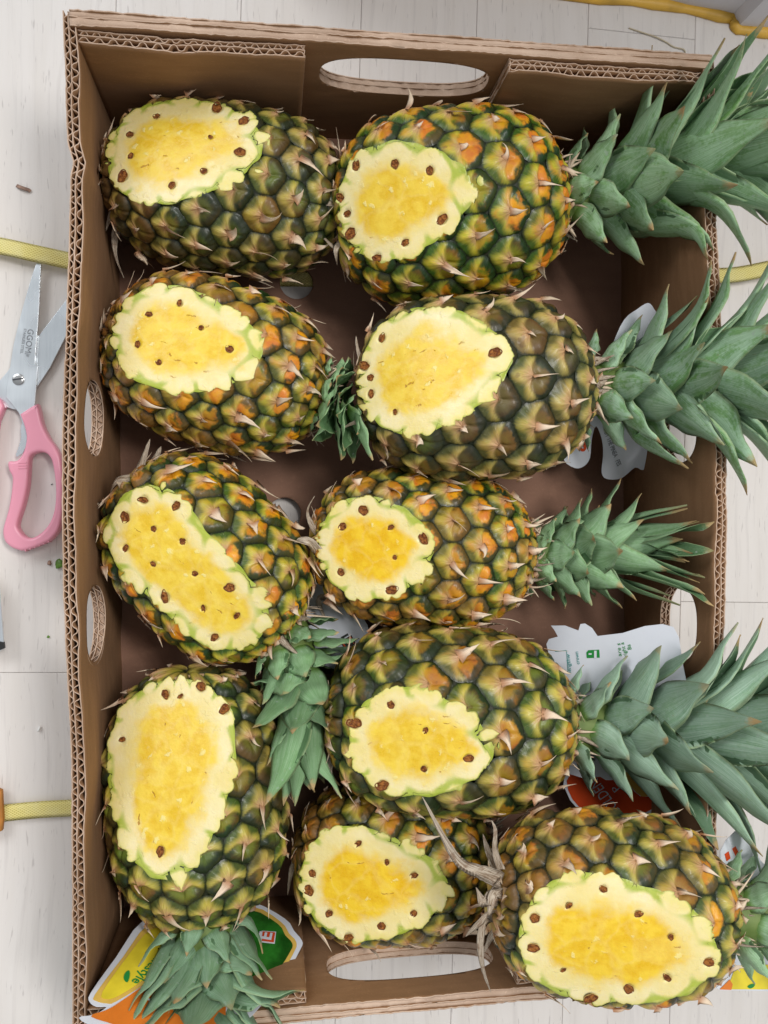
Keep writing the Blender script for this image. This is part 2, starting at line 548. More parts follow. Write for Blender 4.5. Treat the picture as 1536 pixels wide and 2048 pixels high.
for i in range(-5, 10):
    xa = -0.2085 + (i - 0) * PW - 0.0
    js = sorted([-0.95] + joints.get(i, [0.1 * ((i * 7) % 5)]) + [0.95])
    for a, b in zip(js[:-1], js[1:]):
        o = link("plank", plank(0, PW, -(b - a) / 2, (b - a) / 2), MT['plank'], floor)
        c = px_ * xa + py_ * (a + b) / 2
        o.location = (c[0], c[1], 0)
        o.rotation_euler = (0, 0, PA)

# wall foot at the top right, with its line of amber sealant
wp = [at(u, v, 0)[:2] for u, v in ((560, -60), (900, -33), (1200, -8), (1330, 6), (1462, 33), (1474, 56), (1560, 64), (1800, 92))]
V, Fc = [], []
for q in wp:
    V += [(q[0], q[1], -0.002), (q[0], q[1], 0.9)]
n_ = len(wp)
for i in range(n_ - 1):
    Fc.append((2 * i, 2 * i + 2, 2 * i + 3, 2 * i + 1))
bk = [(wp[0][0], wp[0][1] + 0.25), (wp[-1][0], wp[0][1] + 0.25)]
V += [(bk[0][0], bk[0][1], -0.002), (bk[0][0], bk[0][1], 0.9), (bk[1][0], bk[1][1], -0.002), (bk[1][0], bk[1][1], 0.9)]
b0 = 2 * n_
Fc += [(b0, 0, 1, b0 + 1), (2 * n_ - 2, b0 + 2, b0 + 3, 2 * n_ - 1), (b0 + 2, b0, b0 + 1, b0 + 3)]
wallo = link("wall", mesh_from("wall", V, Fc, smooth=False), MT['wallpaint'])
tag(wallo, "pale grey wall foot at the top right edge of the floor", "wall")


def tube(pts, rad, ns=8, zsq=1.0):
    pts = np.asarray(pts, float)
    n = len(pts)
    rad = np.broadcast_to(rad, (n,))
    T = np.gradient(pts, axis=0)
    T /= np.linalg.norm(T, axis=1)[:, None]
    S = np.cross(T, [0, 0, 1.0]); S /= np.linalg.norm(S, axis=1)[:, None]
    U = np.cross(S, T)
    a = np.linspace(0, 2 * np.pi, ns, endpoint=False)
    P = pts[:, None] + rad[:, None, None] * (np.cos(a)[None, :, None] * S[:, None] + zsq * np.sin(a)[None, :, None] * U[:, None])
    iu, iv = np.meshgrid(np.arange(n - 1), np.arange(ns), indexing='ij')
    f = np.stack([iu * ns + iv, (iu + 1) * ns + iv, (iu + 1) * ns + (iv + 1) % ns, iu * ns + (iv + 1) % ns], -1).reshape(-1, 4)
    return P.reshape(-1, 3), f


def densify(pts, n):
    pts = np.asarray(pts, float)
    k = np.arange(len(pts))
    # Catmull-Rom
    x = np.linspace(0, len(pts) - 1, n)
    i = np.clip(x.astype(int), 0, len(pts) - 2)
    f = (x - i)[:, None]
    g = lambda j: pts[np.clip(j, 0, len(pts) - 1)]
    p0, p1, p2, p3 = g(i - 1), g(i), g(i + 1), g(i + 2)
    return 0.5 * ((2 * p1) + (-p0 + p2) * f + (2 * p0 - 5 * p1 + 4 * p2 - p3) * f ** 2 + (-p0 + 3 * p1 - 3 * p2 + p3) * f ** 3)


cp = []
for a, b in zip(wp[:-1], wp[1:]):
    for s in np.linspace(0, 1, 10, endpoint=False):
        q = a + (b - a) * s
        cp.append((q[0], q[1], 0.001))
cp = np.array(cp)
cp[:, 1] -= 0.0015
v_, f_ = tube(cp, 0.0052 + 0.0012 * np.sin(np.arange(len(cp)) * 0.7) * rng.uniform(0.4, 1, len(cp)), 8, 0.7)
link("sealant_line", mesh_from("sealant_line", v_, f_), MT['caulk'], wallo)

# ------------------------------------------------------------------ cardboard box
BW, BL, BH, ZB = 0.4033, 0.600, 0.132, 0.0035
box = thing("cardboard_box", "large open brown corrugated cardboard box holding the cut pineapples", "cardboard box", (0, 0, ZB))


class Panel:
    """a standing sheet: u runs along the path, z up, off = distance inward from the outer face"""

    def __init__(self, p0, p1, inward, bow=None, hole=None):
        self.p0, self.p1 = np.array(p0, float), np.array(p1, float)
        self.n = np.array(inward, float)
        self.len = np.linalg.norm(self.p1 - self.p0)
        self.d = (self.p1 - self.p0) / self.len
        self.bow = bow
        self.holes = hole or []

    def pos(self, u, z, off):
        b = off
        if self.bow is not None:
            b = b + np.interp(u, self.bow[0], self.bow[1]) * np.clip(z / BH, 0, 1)
        return np.stack([self.p0[0] + self.d[0] * u + self.n[0] * b, self.p0[1] + self.d[1] * u + self.n[1] * b, z + 0 * u], -1)

    def sheet(self, us, zs, off):
        Ug, Zg = np.meshgrid(us, zs, indexing='ij')
        Ug, Zg = Ug.copy(), Zg.copy()
        F = grid_faces(len(us), len(zs))
        O = off(Ug) if callable(off) else np.full_like(Ug, off)
        u, z, o = Ug.ravel(), Zg.ravel(), O.ravel()
        for (cu, cz, hu, hz, pw) in self.holes:
            q = lambda a, b: (np.abs((a - cu) / hu) ** pw + np.abs((b - cz) / hz) ** pw) ** (1 / pw)
            val = q(u, z)
            ins = val < 1
            keep = ~ins[F].all(1)
            F = F[keep]
            s = np.where(ins, 1 / np.maximum(val, 1e-3), 1.0)
            s = np.minimum(s, 3.0)
            u = np.where(ins, cu + (u - cu) * s, u)
            z = np.where(ins, cz + (z - cz) * s, z)
            if callable(off):
                o = np.where(ins, off(u), o)
        return self.pos(u, z, o), F


def merge(parts):
    Vs, Fs, k = [], [], 0
    for v, f in parts:
        Vs.append(v)
        Fs.append(f + k)
        k += len(v)
    return np.concatenate(Vs), np.concatenate(Fs)


def zlist(h, holes, dz=0.006, fine=0.0025):
    zs = list(np.arange(0, h, dz)) + [h]
    for (cu, cz, hu, hz, pw) in holes:
        zs = [z for z in zs if abs(z - cz) > hz + 0.004] + list(np.arange(cz - hz - 0.003, cz + hz + 0.0031, fine))
    zs = sorted(z for z in zs if z <= h)
    if zs[-1] < h:
        zs.append(h)
    return np.array(zs)


def solid(o, th):
    m = o.modifiers.new("thickness", 'SOLIDIFY')
    m.thickness = th
    m.offset = 0
    return o


def hole_rim(pn, hole, o0, o1, grow):
    cu, cz, hu, hz, pw = hole
    a = np.linspace(0, 2 * np.pi, 97)
    c, s = np.cos(a), np.sin(a)
    k = (np.abs(c) ** pw + np.abs(s) ** pw) ** (-1 / pw)
    u, z = cu + (hu + grow) * c * k, cz + (hz + grow) * s * k
    P = np.stack([pn.pos(u, z, np.full_like(u, o0)), pn.pos(u, z, np.full_like(u, (o0 + o1) / 2)), pn.pos(u, z, np.full_like(u, o1))], 1)
    return P.reshape(-1, 3), grid_faces(97, 3)


T1, T2 = 0.0032, 0.0072          # middle and inner liner


def corrugated(name, pn, h, fl=(0.0069, 0.0079), wob=0.0005, amps=(1, 1), split=True):
    """double wall board with its wavy fluting open along the top edge"""
    us = np.linspace(0, pn.len, int(pn.len / 0.003) + 1)
    zs = zlist(h, pn.holes)
    ph = rng.uniform(0, 6, 3)
    wv = lambda U: wob * (np.sin(U * 61 + ph[0]) + 0.6 * np.sin(U * 133 + ph[1]))
    base = lambda k: (lambda U: k + wv(U) * (k / T2))
    parts = [pn.sheet(us, zs, base(k)) for k in (0.0003, T1, T2)]
    v, f = merge(parts)
    v[:, 2] += np.where(v[:, 2] > h - 0.001, rng.normal(0, 0.00035, len(v)) - 0.0012 * (np.sin(v[:, 0] * 47 + v[:, 1] * 39 + ph[2]) > 0.93), 0)
    w = solid(link(name, mesh_from(name, v, f), [MT['card'], MT['cardedge']], box), 0.0007)
    w.modifiers[0].material_offset_rim = 1
    w.modifiers[0].use_rim = True
    for (lo, hi), per, am in zip(((0.0003, T1), (T1, T2)), fl, amps):
        uf = np.linspace(0, pn.len, int(pn.len / per * 14) + 1)
        p_ = rng.uniform(0, 6)
        jit = lambda U, p_=p_: 0.6 * np.sin(U * 37 + p_) + 0.45 * np.sin(U * 91 + 2 * p_)

        def off(U, lo=lo, hi=hi, per=per, p_=p_, jit=jit, am=am):
            s = np.sin(2 * np.pi * U / per + p_ + jit(U))
            s = np.sign(s) * np.abs(s) ** 0.62 * (0.86 + 0.14 * np.sin(U * 53 + 2 * p_))
            m = (lo + hi) / 2
            return m + (hi - lo) / 2 * 0.93 * s * am + wv(U) * (m / T2)
        zf = zlist(h - 0.0004, pn.holes, 0.012, 0.003)
        v, f = pn.sheet(uf, zf, off)
        solid(link("fluting", mesh_from("fluting", v, f), [MT['card'], MT['cardedge']], w), 0.00055).modifiers[0].material_offset_rim = 1
    for ho in pn.holes:
        v, f = hole_rim(pn, ho, 0.0003, T2, 0.0022)
        link("hole_lining", mesh_from("hole_lining", v, f), MT['cardedge'], w)
    return w


def folded(name, pn, h, thick=0.0085):
    """board whose flutes run sideways: its top shows only plain paper edges"""
    us = np.linspace(0, pn.len, int(pn.len / 0.0025) + 1)
    zs = zlist(h, pn.holes)
    r1 = rng.normal(0, 1, len(us))
    r1 = np.convolve(r1, np.ones(5) / 5, 'same')
    parts = []
    for k in (0.0003, thick * 0.45, thick):
        parts.append(pn.sheet(us, zs, k))
    v, f = merge(parts)
    v[:, 2] += np.where(v[:, 2] > h - 0.001, 0.0005 * np.sin(v[:, 0] * 61 + 900 * v[:, 1]) + rng.normal(0, 0.00035, len(v)), 0)
    w = solid(link(name, mesh_from(name, v, f), [MT['card'], MT['cardedge']], box), 0.0008)
    w.modifiers[0].material_offset_rim = 1
    parts = []
    for lo, hi in ((0.0003, thick * 0.45), (thick * 0.45, thick)):
        for zt in (h - 0.0016, h - 0.006):
            oo = np.linspace(lo, hi, 7)
            P = np.stack([pn.pos(us, zt + 0.0011 * np.sin(j / 6 * np.pi) + 0.0007 * np.interp(us, us, r1), np.full_like(us, o_)) for j, o_ in enumerate(oo)], 1)
            parts.append((P.reshape(-1, 3), grid_faces(len(us), 7)))
    v, f = merge(parts)
    solid(link("fluting", mesh_from("fluting", v, f), MT['cardedge'], w), 0.0005)
    for ho in pn.holes:
        v, f = hole_rim(pn, ho, 0.0003, thick, 0.0006)
        v = v + rng.normal(0, 0.0004, v.shape)
        link("hole_lining", mesh_from("hole_lining", v, f), MT['cardedge'], w)
    return w


hw, hl = BW / 2, BL / 2
yb = [at(135, v, BH)[1] + hl for v in (2075, 1500, 1200, 1000, 850, 520, 355, 330, 290, 40)]
left = Panel((-hw, -hl), (-hw, hl), (1, 0), (np.array(yb), np.array([0.0, 0.0008, -0.003, -0.003, -0.0025, 0.0018, 0.0035, 0.0052, 0.0018, 0])),
             [(hl + 0.0685, 0.087, 0.0240, 0.0265, 2.2), (hl - 0.062, 0.087, 0.0240, 0.0265, 2.2)])
corrugated("side_wall", left, BH)
yr = [at(1430, v, BH)[1] + hl for v in (1960, 1650, 1550, 1200, 1000, 900, 400, 118)]
right = Panel((hw, -hl), (hw, hl), (-1, 0), (np.array(yr), np.array([0.0, 0.0015, 0.0, -0.0058, -0.0075, -0.0068, -0.001, 0.0])),
              [(hl - 0.0720, 0.0875, 0.0260, 0.0245, 2.3), (hl + 0.066, 0.0875, 0.0260, 0.0245, 2.3)])
corrugated("side_wall", right, BH)
hand = (hw + 0.0005, 0.0985, 0.0555, 0.0215, 2.9)
top = Panel((-hw + 0.004, hl), (hw - 0.002, hl), (0, -1), None, [hand])
folded("end_wall", top, BH + 0.002)
bot = Panel((-hw + 0.004, -hl), (hw - 0.002, -hl), (0, 1), None, [(hw + 0.001, 0.0915, 0.0555, 0.0205, 2.9)])
folded("end_wall", bot, BH + 0.001)
TI = 0.0074
FO = 0.0090
for (x0, x1, sy, bowv) in ((-hw + TI + 0.0006, -0.0615, 1, 0.0012), (hw - TI - 0.0006, 0.0655, 1, 0.0005), (-hw + TI + 0.0006, -0.0655, -1, 0.001), (hw - TI - 0.0006, 0.0665, -1, 0.0005)):
    y0 = sy * (hl - FO - 0.0005)
    pn = Panel((x0, y0), (x1, y0), (0, -sy))
    L_ = pn.len
    pn.bow = (np.array([0, 0.3 * L_, 0.6 * L_, L_]), np.array([0.0, bowv * 0.8, bowv, 0.0]))
    fp_ = corrugated("corner_flap", pn, BH - 0.0015, fl=(0.0069, 0.0084))
    # paper face closing the free end
    zz = np.linspace(0.0, BH - 0.0015, 12)
    P = np.stack([pn.pos(np.full_like(zz, L_ - 0.0006), zz, np.full_like(zz, o_)) for o_ in np.linspace(0.0003, T2, 5)], 1)
    P[:, :, 0] += rng.normal(0, 0.0004, P.shape[:2])
    solid(link("cut_edge", mesh_from("cut_edge", P.reshape(-1, 3), grid_faces(12, 5)), MT['cardedge'], fp_), 0.0005)

# base panel with its round vent holes
vents = [(-0.0745, 0.006, 0.0125), (-0.064, 0.181, 0.0125), (0.075, 0.006, 0.0125), (0.075, 0.181, 0.0125)]
xs = np.linspace(-hw + 0.001, hw - 0.001, 161)
ys = np.linspace(-hl + 0.001, hl - 0.001, 241)
Xg, Yg = np.meshgrid(xs, ys, indexing='ij')
x, y = Xg.ravel(), Yg.ravel()
Fb = grid_faces(161, 241)
for cx, cy, r in vents:
    d = np.hypot(x - cx, y - cy)
    ins = d < r
    Fb = Fb[~ins[Fb].all(1)]
    s = np.where(ins, np.minimum(r / np.maximum(d, 1e-4), 3), 1)
    x, y = cx + (x - cx) * s, cy + (y - cy) * s
o = solid(link("base_panel", mesh_from("base_panel", np.stack([x, y, 0 * x + 0.003], -1), Fb, smooth=False), MT['cardfloor'], box), 0.004)

# ------------------------------------------------------------------ yellow straps under the box


def ribbon(pts, width, thick, n=90, twist=None):
    P = densify(pts, n)
    T = np.gradient(P, axis=0); T /= np.linalg.norm(T, axis=1)[:, None]
    S = np.cross([0, 0, 1.0], T); S /= np.linalg.norm(S, axis=1)[:, None]
    U = np.cross(T, S)
    if twist is not None:
        tw = np.interp(np.linspace(0, 1, n), np.linspace(0, 1, len(twist)), twist)[:, None]
        S, U = S * np.cos(tw) + U * np.sin(tw), U * np.cos(tw) - S * np.sin(tw)
    V, A = [], []
    ln = np.concatenate([[0], np.cumsum(np.linalg.norm(np.diff(P, axis=0), axis=1))])
    prof = [(-1, 0), (-0.5, 1), (0, 1), (0.5, 1), (1, 0), (0.5, -1), (0, -1), (-0.5, -1)]
    for k, (s, h) in enumerate(prof):
        V.append(P + S * s * width / 2 + U * h * thick / 2)
        A.append(np.stack([ln, np.full(n, s * width / 2), np.full(n, 0.0)], -1))
    V = np.stack(V, 1); A = np.stack(A, 1)
    ns = len(prof)
    iu, iv = np.meshgrid(np.arange(n - 1), np.arange(ns), indexing='ij')
    f = np.stack([iu * ns + iv, (iu + 1) * ns + iv, (iu + 1) * ns + (iv + 1) % ns, iu * ns + (iv + 1) % ns], -1).reshape(-1, 4)
    return V.reshape(-1, 3), f, A.reshape(-1, 3)


def wpt(u, v, z):
    return at(u, v, z)


s1 = [wpt(-160, 480, 0.010), wpt(-60, 485, 0.010), wpt(0, 492, 0.0095), wpt(70, 507, 0.0095), wpt(135, 521, 0.006), (-0.19, 0.186, 0.0016), (0, 0.187, 0.0015), (0.2, 0.194, 0.0016), wpt(1390, 550, 0.004), wpt(1440, 551, 0.007), wpt(1480, 548, 0.009), wpt(1536, 537, 0.010), wpt(1650, 512, 0.011)]
v, f, A = ribbon(s1, 0.0125, 0.0008)
o = link("packing_strap", mesh_from("packing_strap", v, f, {"lf": A}), MT['strap'])
tag(o, "upper yellow woven packing strap crossing over the scissors blade", "strap", "yellow packing straps under the box")
s2 = [wpt(-160, 1640, 0.004), wpt(-60, 1632, 0.004), wpt(0, 1627, 0.004), wpt(70, 1620, 0.004), wpt(145, 1616, 0.003), (-0.19, -0.2105, 0.0016), (0, -0.214, 0.0015), (0.2, -0.221, 0.0016), wpt(1400, 1592, 0.004), wpt(1440, 1594, 0.006), wpt(1490, 1598, 0.007), wpt(1536, 1600, 0.007), wpt(1650, 1604, 0.007)]
v, f, A = ribbon(s2, 0.0125, 0.0008)
o = link("packing_strap", mesh_from("packing_strap", v, f, {"lf": A}), MT['strap'])
tag(o, "lower yellow woven packing strap lying below the scissors", "strap", "yellow packing straps under the box")


# ------------------------------------------------------------------ outlined solids and lettering
def outline_mesh(name, loops, extrude, bevel=0.0, res=2):
    """2D loops (lists of xy) -> filled solid with rounded edges, centred on z = 0"""
    cu = bpy.data.curves.new(name, 'CURVE')
    cu.dimensions = '2D'
    cu.fill_mode = 'BOTH'
    cu.extrude = extrude
    cu.bevel_depth = bevel
    cu.bevel_resolution = res
    cu.offset = -bevel
    for lp in loops:
        s = cu.splines.new('POLY')
        s.points.add(len(lp) - 1)
        for p, q in zip(s.points, lp):
            p.co = (q[0], q[1], 0, 1)
        s.use_cyclic_u = True
    ob = bpy.data.objects.new(name, cu)
    me = bpy.data.meshes.new_from_object(ob)
    me.name = name
    bpy.data.objects.remove(ob)
    return me


def text_mesh(body, size, bold=0.0):
    cu = bpy.data.curves.new("lettering", 'FONT')
    cu.body = body
    cu.size = size
    cu.extrude = 0.00004
    cu.offset = bold
    cu.resolution_u = 3
    ob = bpy.data.objects.new("lettering", cu)
    me = bpy.data.meshes.new_from_object(ob)
    me.name = "lettering"
    bpy.data.objects.remove(ob)
    return me


def place_text(body, size, a, b, lift, parent, mat, pl, bold=0.0, name="lettering", squash=1.0):
    """baseline from pixel a towards pixel b on plane pl=(p0,n); fitted to the a-b length"""
    p0, n = pl
    A, B = on_plane(*a, p0, n), on_plane(*b, p0, n)
    X = B - A
    ln = np.linalg.norm(X)
    X /= ln
    Y = np.cross(n, X)
    me = text_mesh(body, size, bold)
    xs_ = [v.co.x for v in me.vertices]
    w_ = max(xs_) - min(xs_)
    k = ln / w_
    for v in me.vertices:
        v.co.x = (v.co.x - min(xs_)) * k
        v.co.y *= squash
    o = link(name, me, mat, parent)
    Mw = Matrix([[X[i], Y[i], n[i], A[i] + n[i] * lift] for i in range(3)] + [[0, 0, 0, 1]])
    o.matrix_basis = parent_inv(parent) @ Mw
    return o


def parent_inv(p):
    if p is None:
        return Matrix.Identity(4)
    m = p.matrix_basis.copy()
    q = p.parent
    while q is not None:
        m = q.matrix_basis @ m
        q = q.parent
    return m.inverted()


def smooth_loop(pts, n=4):
    """closed Catmull-Rom through the points"""
    P = np.asarray(pts, float)
    m = len(P)
    out = []
    for i in range(m):
        p0, p1, p2, p3 = P[i - 1], P[i], P[(i + 1) % m], P[(i + 2) % m]
        for k in range(n):
            t = k / n
            out.append(0.5 * ((2 * p1) + (-p0 + p2) * t + (2 * p0 - 5 * p1 + 4 * p2 - p3) * t * t + (-p0 + 3 * p1 - 3 * p2 + p3) * t ** 3))
    return out


# ------------------------------------------------------------------ scissors
SCZ = 0.004
sc_c = at(43, 762, 0)
sciss = thing("scissors", "open pink handled kitchen scissors with steel blades left of the box", "scissors", tuple(sc_c))


def px_poly(pts, z):
    return [tuple((at(u, v, z) - sc_c)[:2]) for u, v in pts]


def flat_part(name, pts, z0, z1, mat, bevel=0.0, holes=(), smooth_n=0, parent=sciss, res=2):
    zc = (z0 + z1) / 2
    loops = [px_poly(smooth_loop(pts, smooth_n) if smooth_n else pts, z1)]
    for h in holes:
        loops.append(px_poly(smooth_loop(h, smooth_n) if smooth_n else h, z1))
    me = outline_mesh(name, loops, max((z1 - z0) / 2 - bevel, 1e-5), bevel, res)
    o = link(name, me, mat, parent)
    if bevel > 0.001:
        me.polygons.foreach_set('use_smooth', np.ones(len(me.polygons), dtype=bool))
    o.location = (0, 0, zc)
    return o


# lower blade (goes on behind the rim of the box) and its tang
flat_part("blade", [(16, 742), (40, 700), (78, 671), (132, 600), (176, 545), (186, 548), (170, 590), (133, 670), (100, 735), (72, 777), (40, 820), (25, 818), (5, 812), (-6, 800), (-4, 765)], 0.0030, 0.0048, MT['steel'], 0.0002)
# upper blade with saw teeth
edge = [(82, 527), (80.5, 560), (79, 600), (77, 635), (74.5, 665), (72.5, 688), (71.5, 703)]
E_ = densify(edge, 76)
teeth = [(p[0] + (1.0 if k % 2 else -1.1), p[1]) for k, p in enumerate(E_)]
bl = flat_part("blade", [(74, 523)] + teeth + [(70.5, 706), (70.5, 727), (75, 731), (73.5, 760), (69, 812), (62, 836), (46, 850), (38, 826), (22, 806), (12, 795), (13, 775), (20, 735), (27, 690), (36, 652), (45, 617), (56, 578), (66, 545)], 0.0054, 0.0074, MT['steel'], 0.0002)
pl_bl = (np.array([0, 0, 0.0074]), np.array([0, 0, 1.0]))
place_text("GGOMi", 0.006, (56.0, 658), (49.5, 708), 0.00012, bl, MT['steelprint'], pl_bl)
place_text("®", 0.003, (52.5, 709), (51.8, 713), 0.00012, bl, MT['steelprint'], pl_bl)
place_text("STAINLESS STEEL", 0.0026, (48, 657), (40.5, 707), 0.00012, bl, MT['steelprint'], pl_bl)
# bottle opener insert
ins_e = densify([(44, 845), (41, 858), (42, 872), (40, 884), (36, 897), (31.5, 909), (34, 914)], 26)
flat_part("opener_insert", [(p[0] + (0.9 if k % 2 else -0.9), p[1]) for k, p in enumerate(ins_e)] + [(46, 906), (56, 885), (58, 862), (52, 842)], 0.0058, 0.0072, MT['steel'], 0.0002)
# handle
outer = [(39, 828), (70, 808.5), (76, 812), (84, 846), (97, 874), (111, 894), (120, 914), (125, 948), (127, 995), (125, 1030), (117, 1061), (103, 1079)]
grip = [(98, 1083), (85, 1089), (70, 1095), (56, 1099.5)]
rest = [(42, 1102), (22, 1095), (8, 1081), (5, 1060), (10, 1040), (17, 1015), (22, 985), (24, 955), (17, 940), (16, 923), (33, 921), (47, 902), (52, 872), (46, 846)]
hole = [(60, 913), (75, 904), (91, 906), (102, 919), (108, 947), (111, 985), (108, 1020), (99, 1045), (84, 1064), (64, 1076), (48, 1073), (36, 1058), (35, 1045), (46, 1010), (54, 975), (57, 940)]
hd = flat_part("handle", list(map(tuple, densify(outer, 40))) + grip + list(map(tuple, densify(rest, 40))), 0.0025, 0.0135, MT['pink'], 0.0022, (smooth_loop(hole, 4),), res=3)
# ribs along the end of the handle
for k in range(6):
    a = np.array([96, 1082.0]) + (np.array([50, 1100.0]) - np.array([96, 1082.0])) * k / 5
    d_ = np.array([-0.36, -0.93]); t_ = np.array([0.93, -0.36])
    q = [a - d_ * 3.2 - t_ * 1.5, a - d_ * 3.2 + t_ * 1.5, a + d_ * 5 + t_ * 1.5, a + d_ * 5 - t_ * 1.5]
    flat_part("grip_rib", [tuple(p) for p in q], 0.0035, 0.0128, MT['pink'], 0.0004)
# three raised grip lines
for k in range(3):
    flat_part("grip_rib", [(36, 924 + 5.5 * k), (53, 923.5 + 5.5 * k), (53, 926.2 + 5.5 * k), (36, 926.8 + 5.5 * k)], 0.0132, 0.0140, MT['pink'], 0.0003)
# the other handle only just reaches into view
flat_part("handle", [(8, 812), (2, 800), (-10, 790), (-60, 830), (-130, 930), (-135, 1010), (-90, 1060), (-40, 1050), (-18, 1000), (-14, 900), (-4, 840)], 0.0020, 0.0120, MT['pink'], 0.0022,
          ([(-30, 860), (-80, 915), (-100, 985), (-80, 1025), (-52, 1015), (-38, 960)],))
# pivot screw: domed head with a slot
me = bpy.data.meshes.new("screw")
bm = bmesh.new()
R_ = 0.0042
prev = None
rings = []
for r, z in ((R_, 0), (R_, 0.0006), (R_ * 0.93, 0.0011), (R_ * 0.6, 0.0015), (0.0009, 0.0016)):
    rings.append([bm.verts.new((r * math.cos(a), r * math.sin(a), z)) for a in np.linspace(0, 2 * math.pi, 28, endpoint=False)])
for a, b in zip(rings[:-1], rings[1:]):
    for i in range(28):
        bm.faces.new((a[i], a[(i + 1) % 28], b[(i + 1) % 28], b[i]))
bm.faces.new(rings[-1])
bm.to_mesh(me); bm.free()
sw = link("screw", me, MT['screw'], sciss)
sw.location = (0, 0, 0.0074)
sl = link("slot", outline_mesh("slot", [[(-0.0036, -0.0005), (0.0036, -0.0005), (0.0036, 0.0005), (-0.0036, 0.0005)]], 0.0001), MT['ink'], sw)
sl.location = (0, 0, 0.00172)
sl.rotation_euler = (0, 0, 0.15)

# ------------------------------------------------------------------ small things on the boards
kn_c = at(0, 1240, 0.0)


def loose(name, pts, z0, z1, mat, label, cat, bevel=0.0):
    c = at(*np.mean(pts, 0), 0)
    me = outline_mesh(name, [[tuple((at(u, v, z1) - c)[:2]) for u, v in pts]], max((z1 - z0) / 2 - bevel, 1e-5), bevel)
    o = link(name, me, mat)
    o.location = (c[0], c[1], (z0 + z1) / 2)
    tag(o, label, cat)
    return o


o = thing("kitchen_knife", "steel edge of a knife blade on the floor at the left border", "knife", tuple(kn_c))
for nm, pts, z0, z1, mt in (("blade", [(-40, 1130), (-2, 1172), (3, 1235), (8, 1297), (1, 1301), (-60, 1305)], 0.010, 0.012, 'steel'),
                            ("spine", [(1, 1300), (8.5, 1297), (7, 1285), (0, 1283), (-10, 1290), (-20, 1302)], 0.0095, 0.0128, 'blackplastic')):
    me = outline_mesh(nm, [[tuple((at(u, v, z1) - kn_c)[:2]) for u, v in pts]], (z1 - z0) / 2)
    q = link(nm, me, MT[mt], o)
    q.location = (0, 0, (z0 + z1) / 2)
loose("brown_card", [(-60, 1560), (3, 1582), (6, 1640), (4, 1662), (-60, 1690)], 0.004, 0.009, simple('orangecard', (0.42, 0.17, 0.03), 0.6, 0, 0.2, 60),
      "orange brown card edge at the left border on the lower strap", "card", 0.001)


def crumb(name, u, v, r, mat, label, cat, flat=0.6):
    c = at(u, v, 0)
    bm = bmesh.new()
    bmesh.ops.create_icosphere(bm, subdivisions=2, radius=r)
    sd = rng.uniform(0, 6, 3)
    for vv in bm.verts:
        k = 1 + 0.22 * math.sin(vv.co.x / r * 3 + sd[0]) + 0.18 * math.sin(vv.co.y / r * 4 + sd[1])
        vv.co *= k
        vv.co.z = vv.co.z * flat
        vv.co.x *= 0.75
    me = bpy.data.meshes.new(name)
    bm.to_mesh(me); bm.free()
    me.polygons.foreach_set('use_smooth', np.ones(len(me.polygons), dtype=bool))
    o = link(name, me, mat)
    zmin = min(vv.co.z for vv in me.vertices)
    o.location = (c[0], c[1], -zmin)
    o.rotation_euler = (0, 0, rng.uniform(0, 3))
    tag(o, label, cat)
    return o


crumb("peel_scrap", 120, 1128, 0.0040, MT['peel'], "green peel scrap beside the left wall of the box", "peel scrap", 0.4)
crumb("peel_scrap", 97, 1273, 0.0013, MT['peel'], "tiny green peel scrap on the bare floor boards", "peel scrap", 0.4)
crumb("crumb", 99, 1126, 0.0018, MT['crumbbrown'], "brown crumb next to the larger green peel scrap", "crumb")
crumb("crumb", 80, 1457, 0.0016, MT['crumbwhite'], "small white crumb on the floor at lower left", "crumb", 0.9)
crumb("crumb", 1483, 888, 0.0011, MT['ink'], "tiny black speck on the floor right of the box", "crumb")
crumb("crumb", 104, 969, 0.0006, MT['ink'], "tiny black speck inside the pink scissors handle", "crumb")
# dry husk flake and a long fibre
fl_pts = [at(33, 371, 0.0012), at(40, 374, 0.002), at(48, 377, 0.0022), at(57, 380, 0.0014), at(61, 383, 0.0008)]
v, f, A = ribbon(fl_pts, 0.0026, 0.0005, 14)
v = v.copy()
o = link("husk_flake", mesh_from("husk_flake", v, f, {"lf": A}), MT['crumbbrown'])
tag(o, "brown curled husk flake on the floor above the upper strap", "husk flake")
fb = densify([at(1258, 56, 0.0006), at(1285, 65, 0.001), at(1312, 74, 0.0015), at(1332, 84, 0.001), at(1348, 94, 0.0008), at(1366, 98, 0.0012), at(1371, 105, 0.0006)], 40)
v, f = tube(fb, 0.00055, 6)
o = link("fibre_strand", mesh_from("fibre_strand", v, f), MT['fibre'])
tag(o, "thin tan fibre strand on the floor above the box", "fibre")

# ------------------------------------------------------------------ pineapples
TURN = {4: 12.5, 10: 12.5, 8: 12.5}     # eyes in one turn of the spiral
GOLD = math.pi * (3 - math.sqrt(5))


def wrap(a):
    return (a + np.pi) % (2 * np.pi) - np.pi


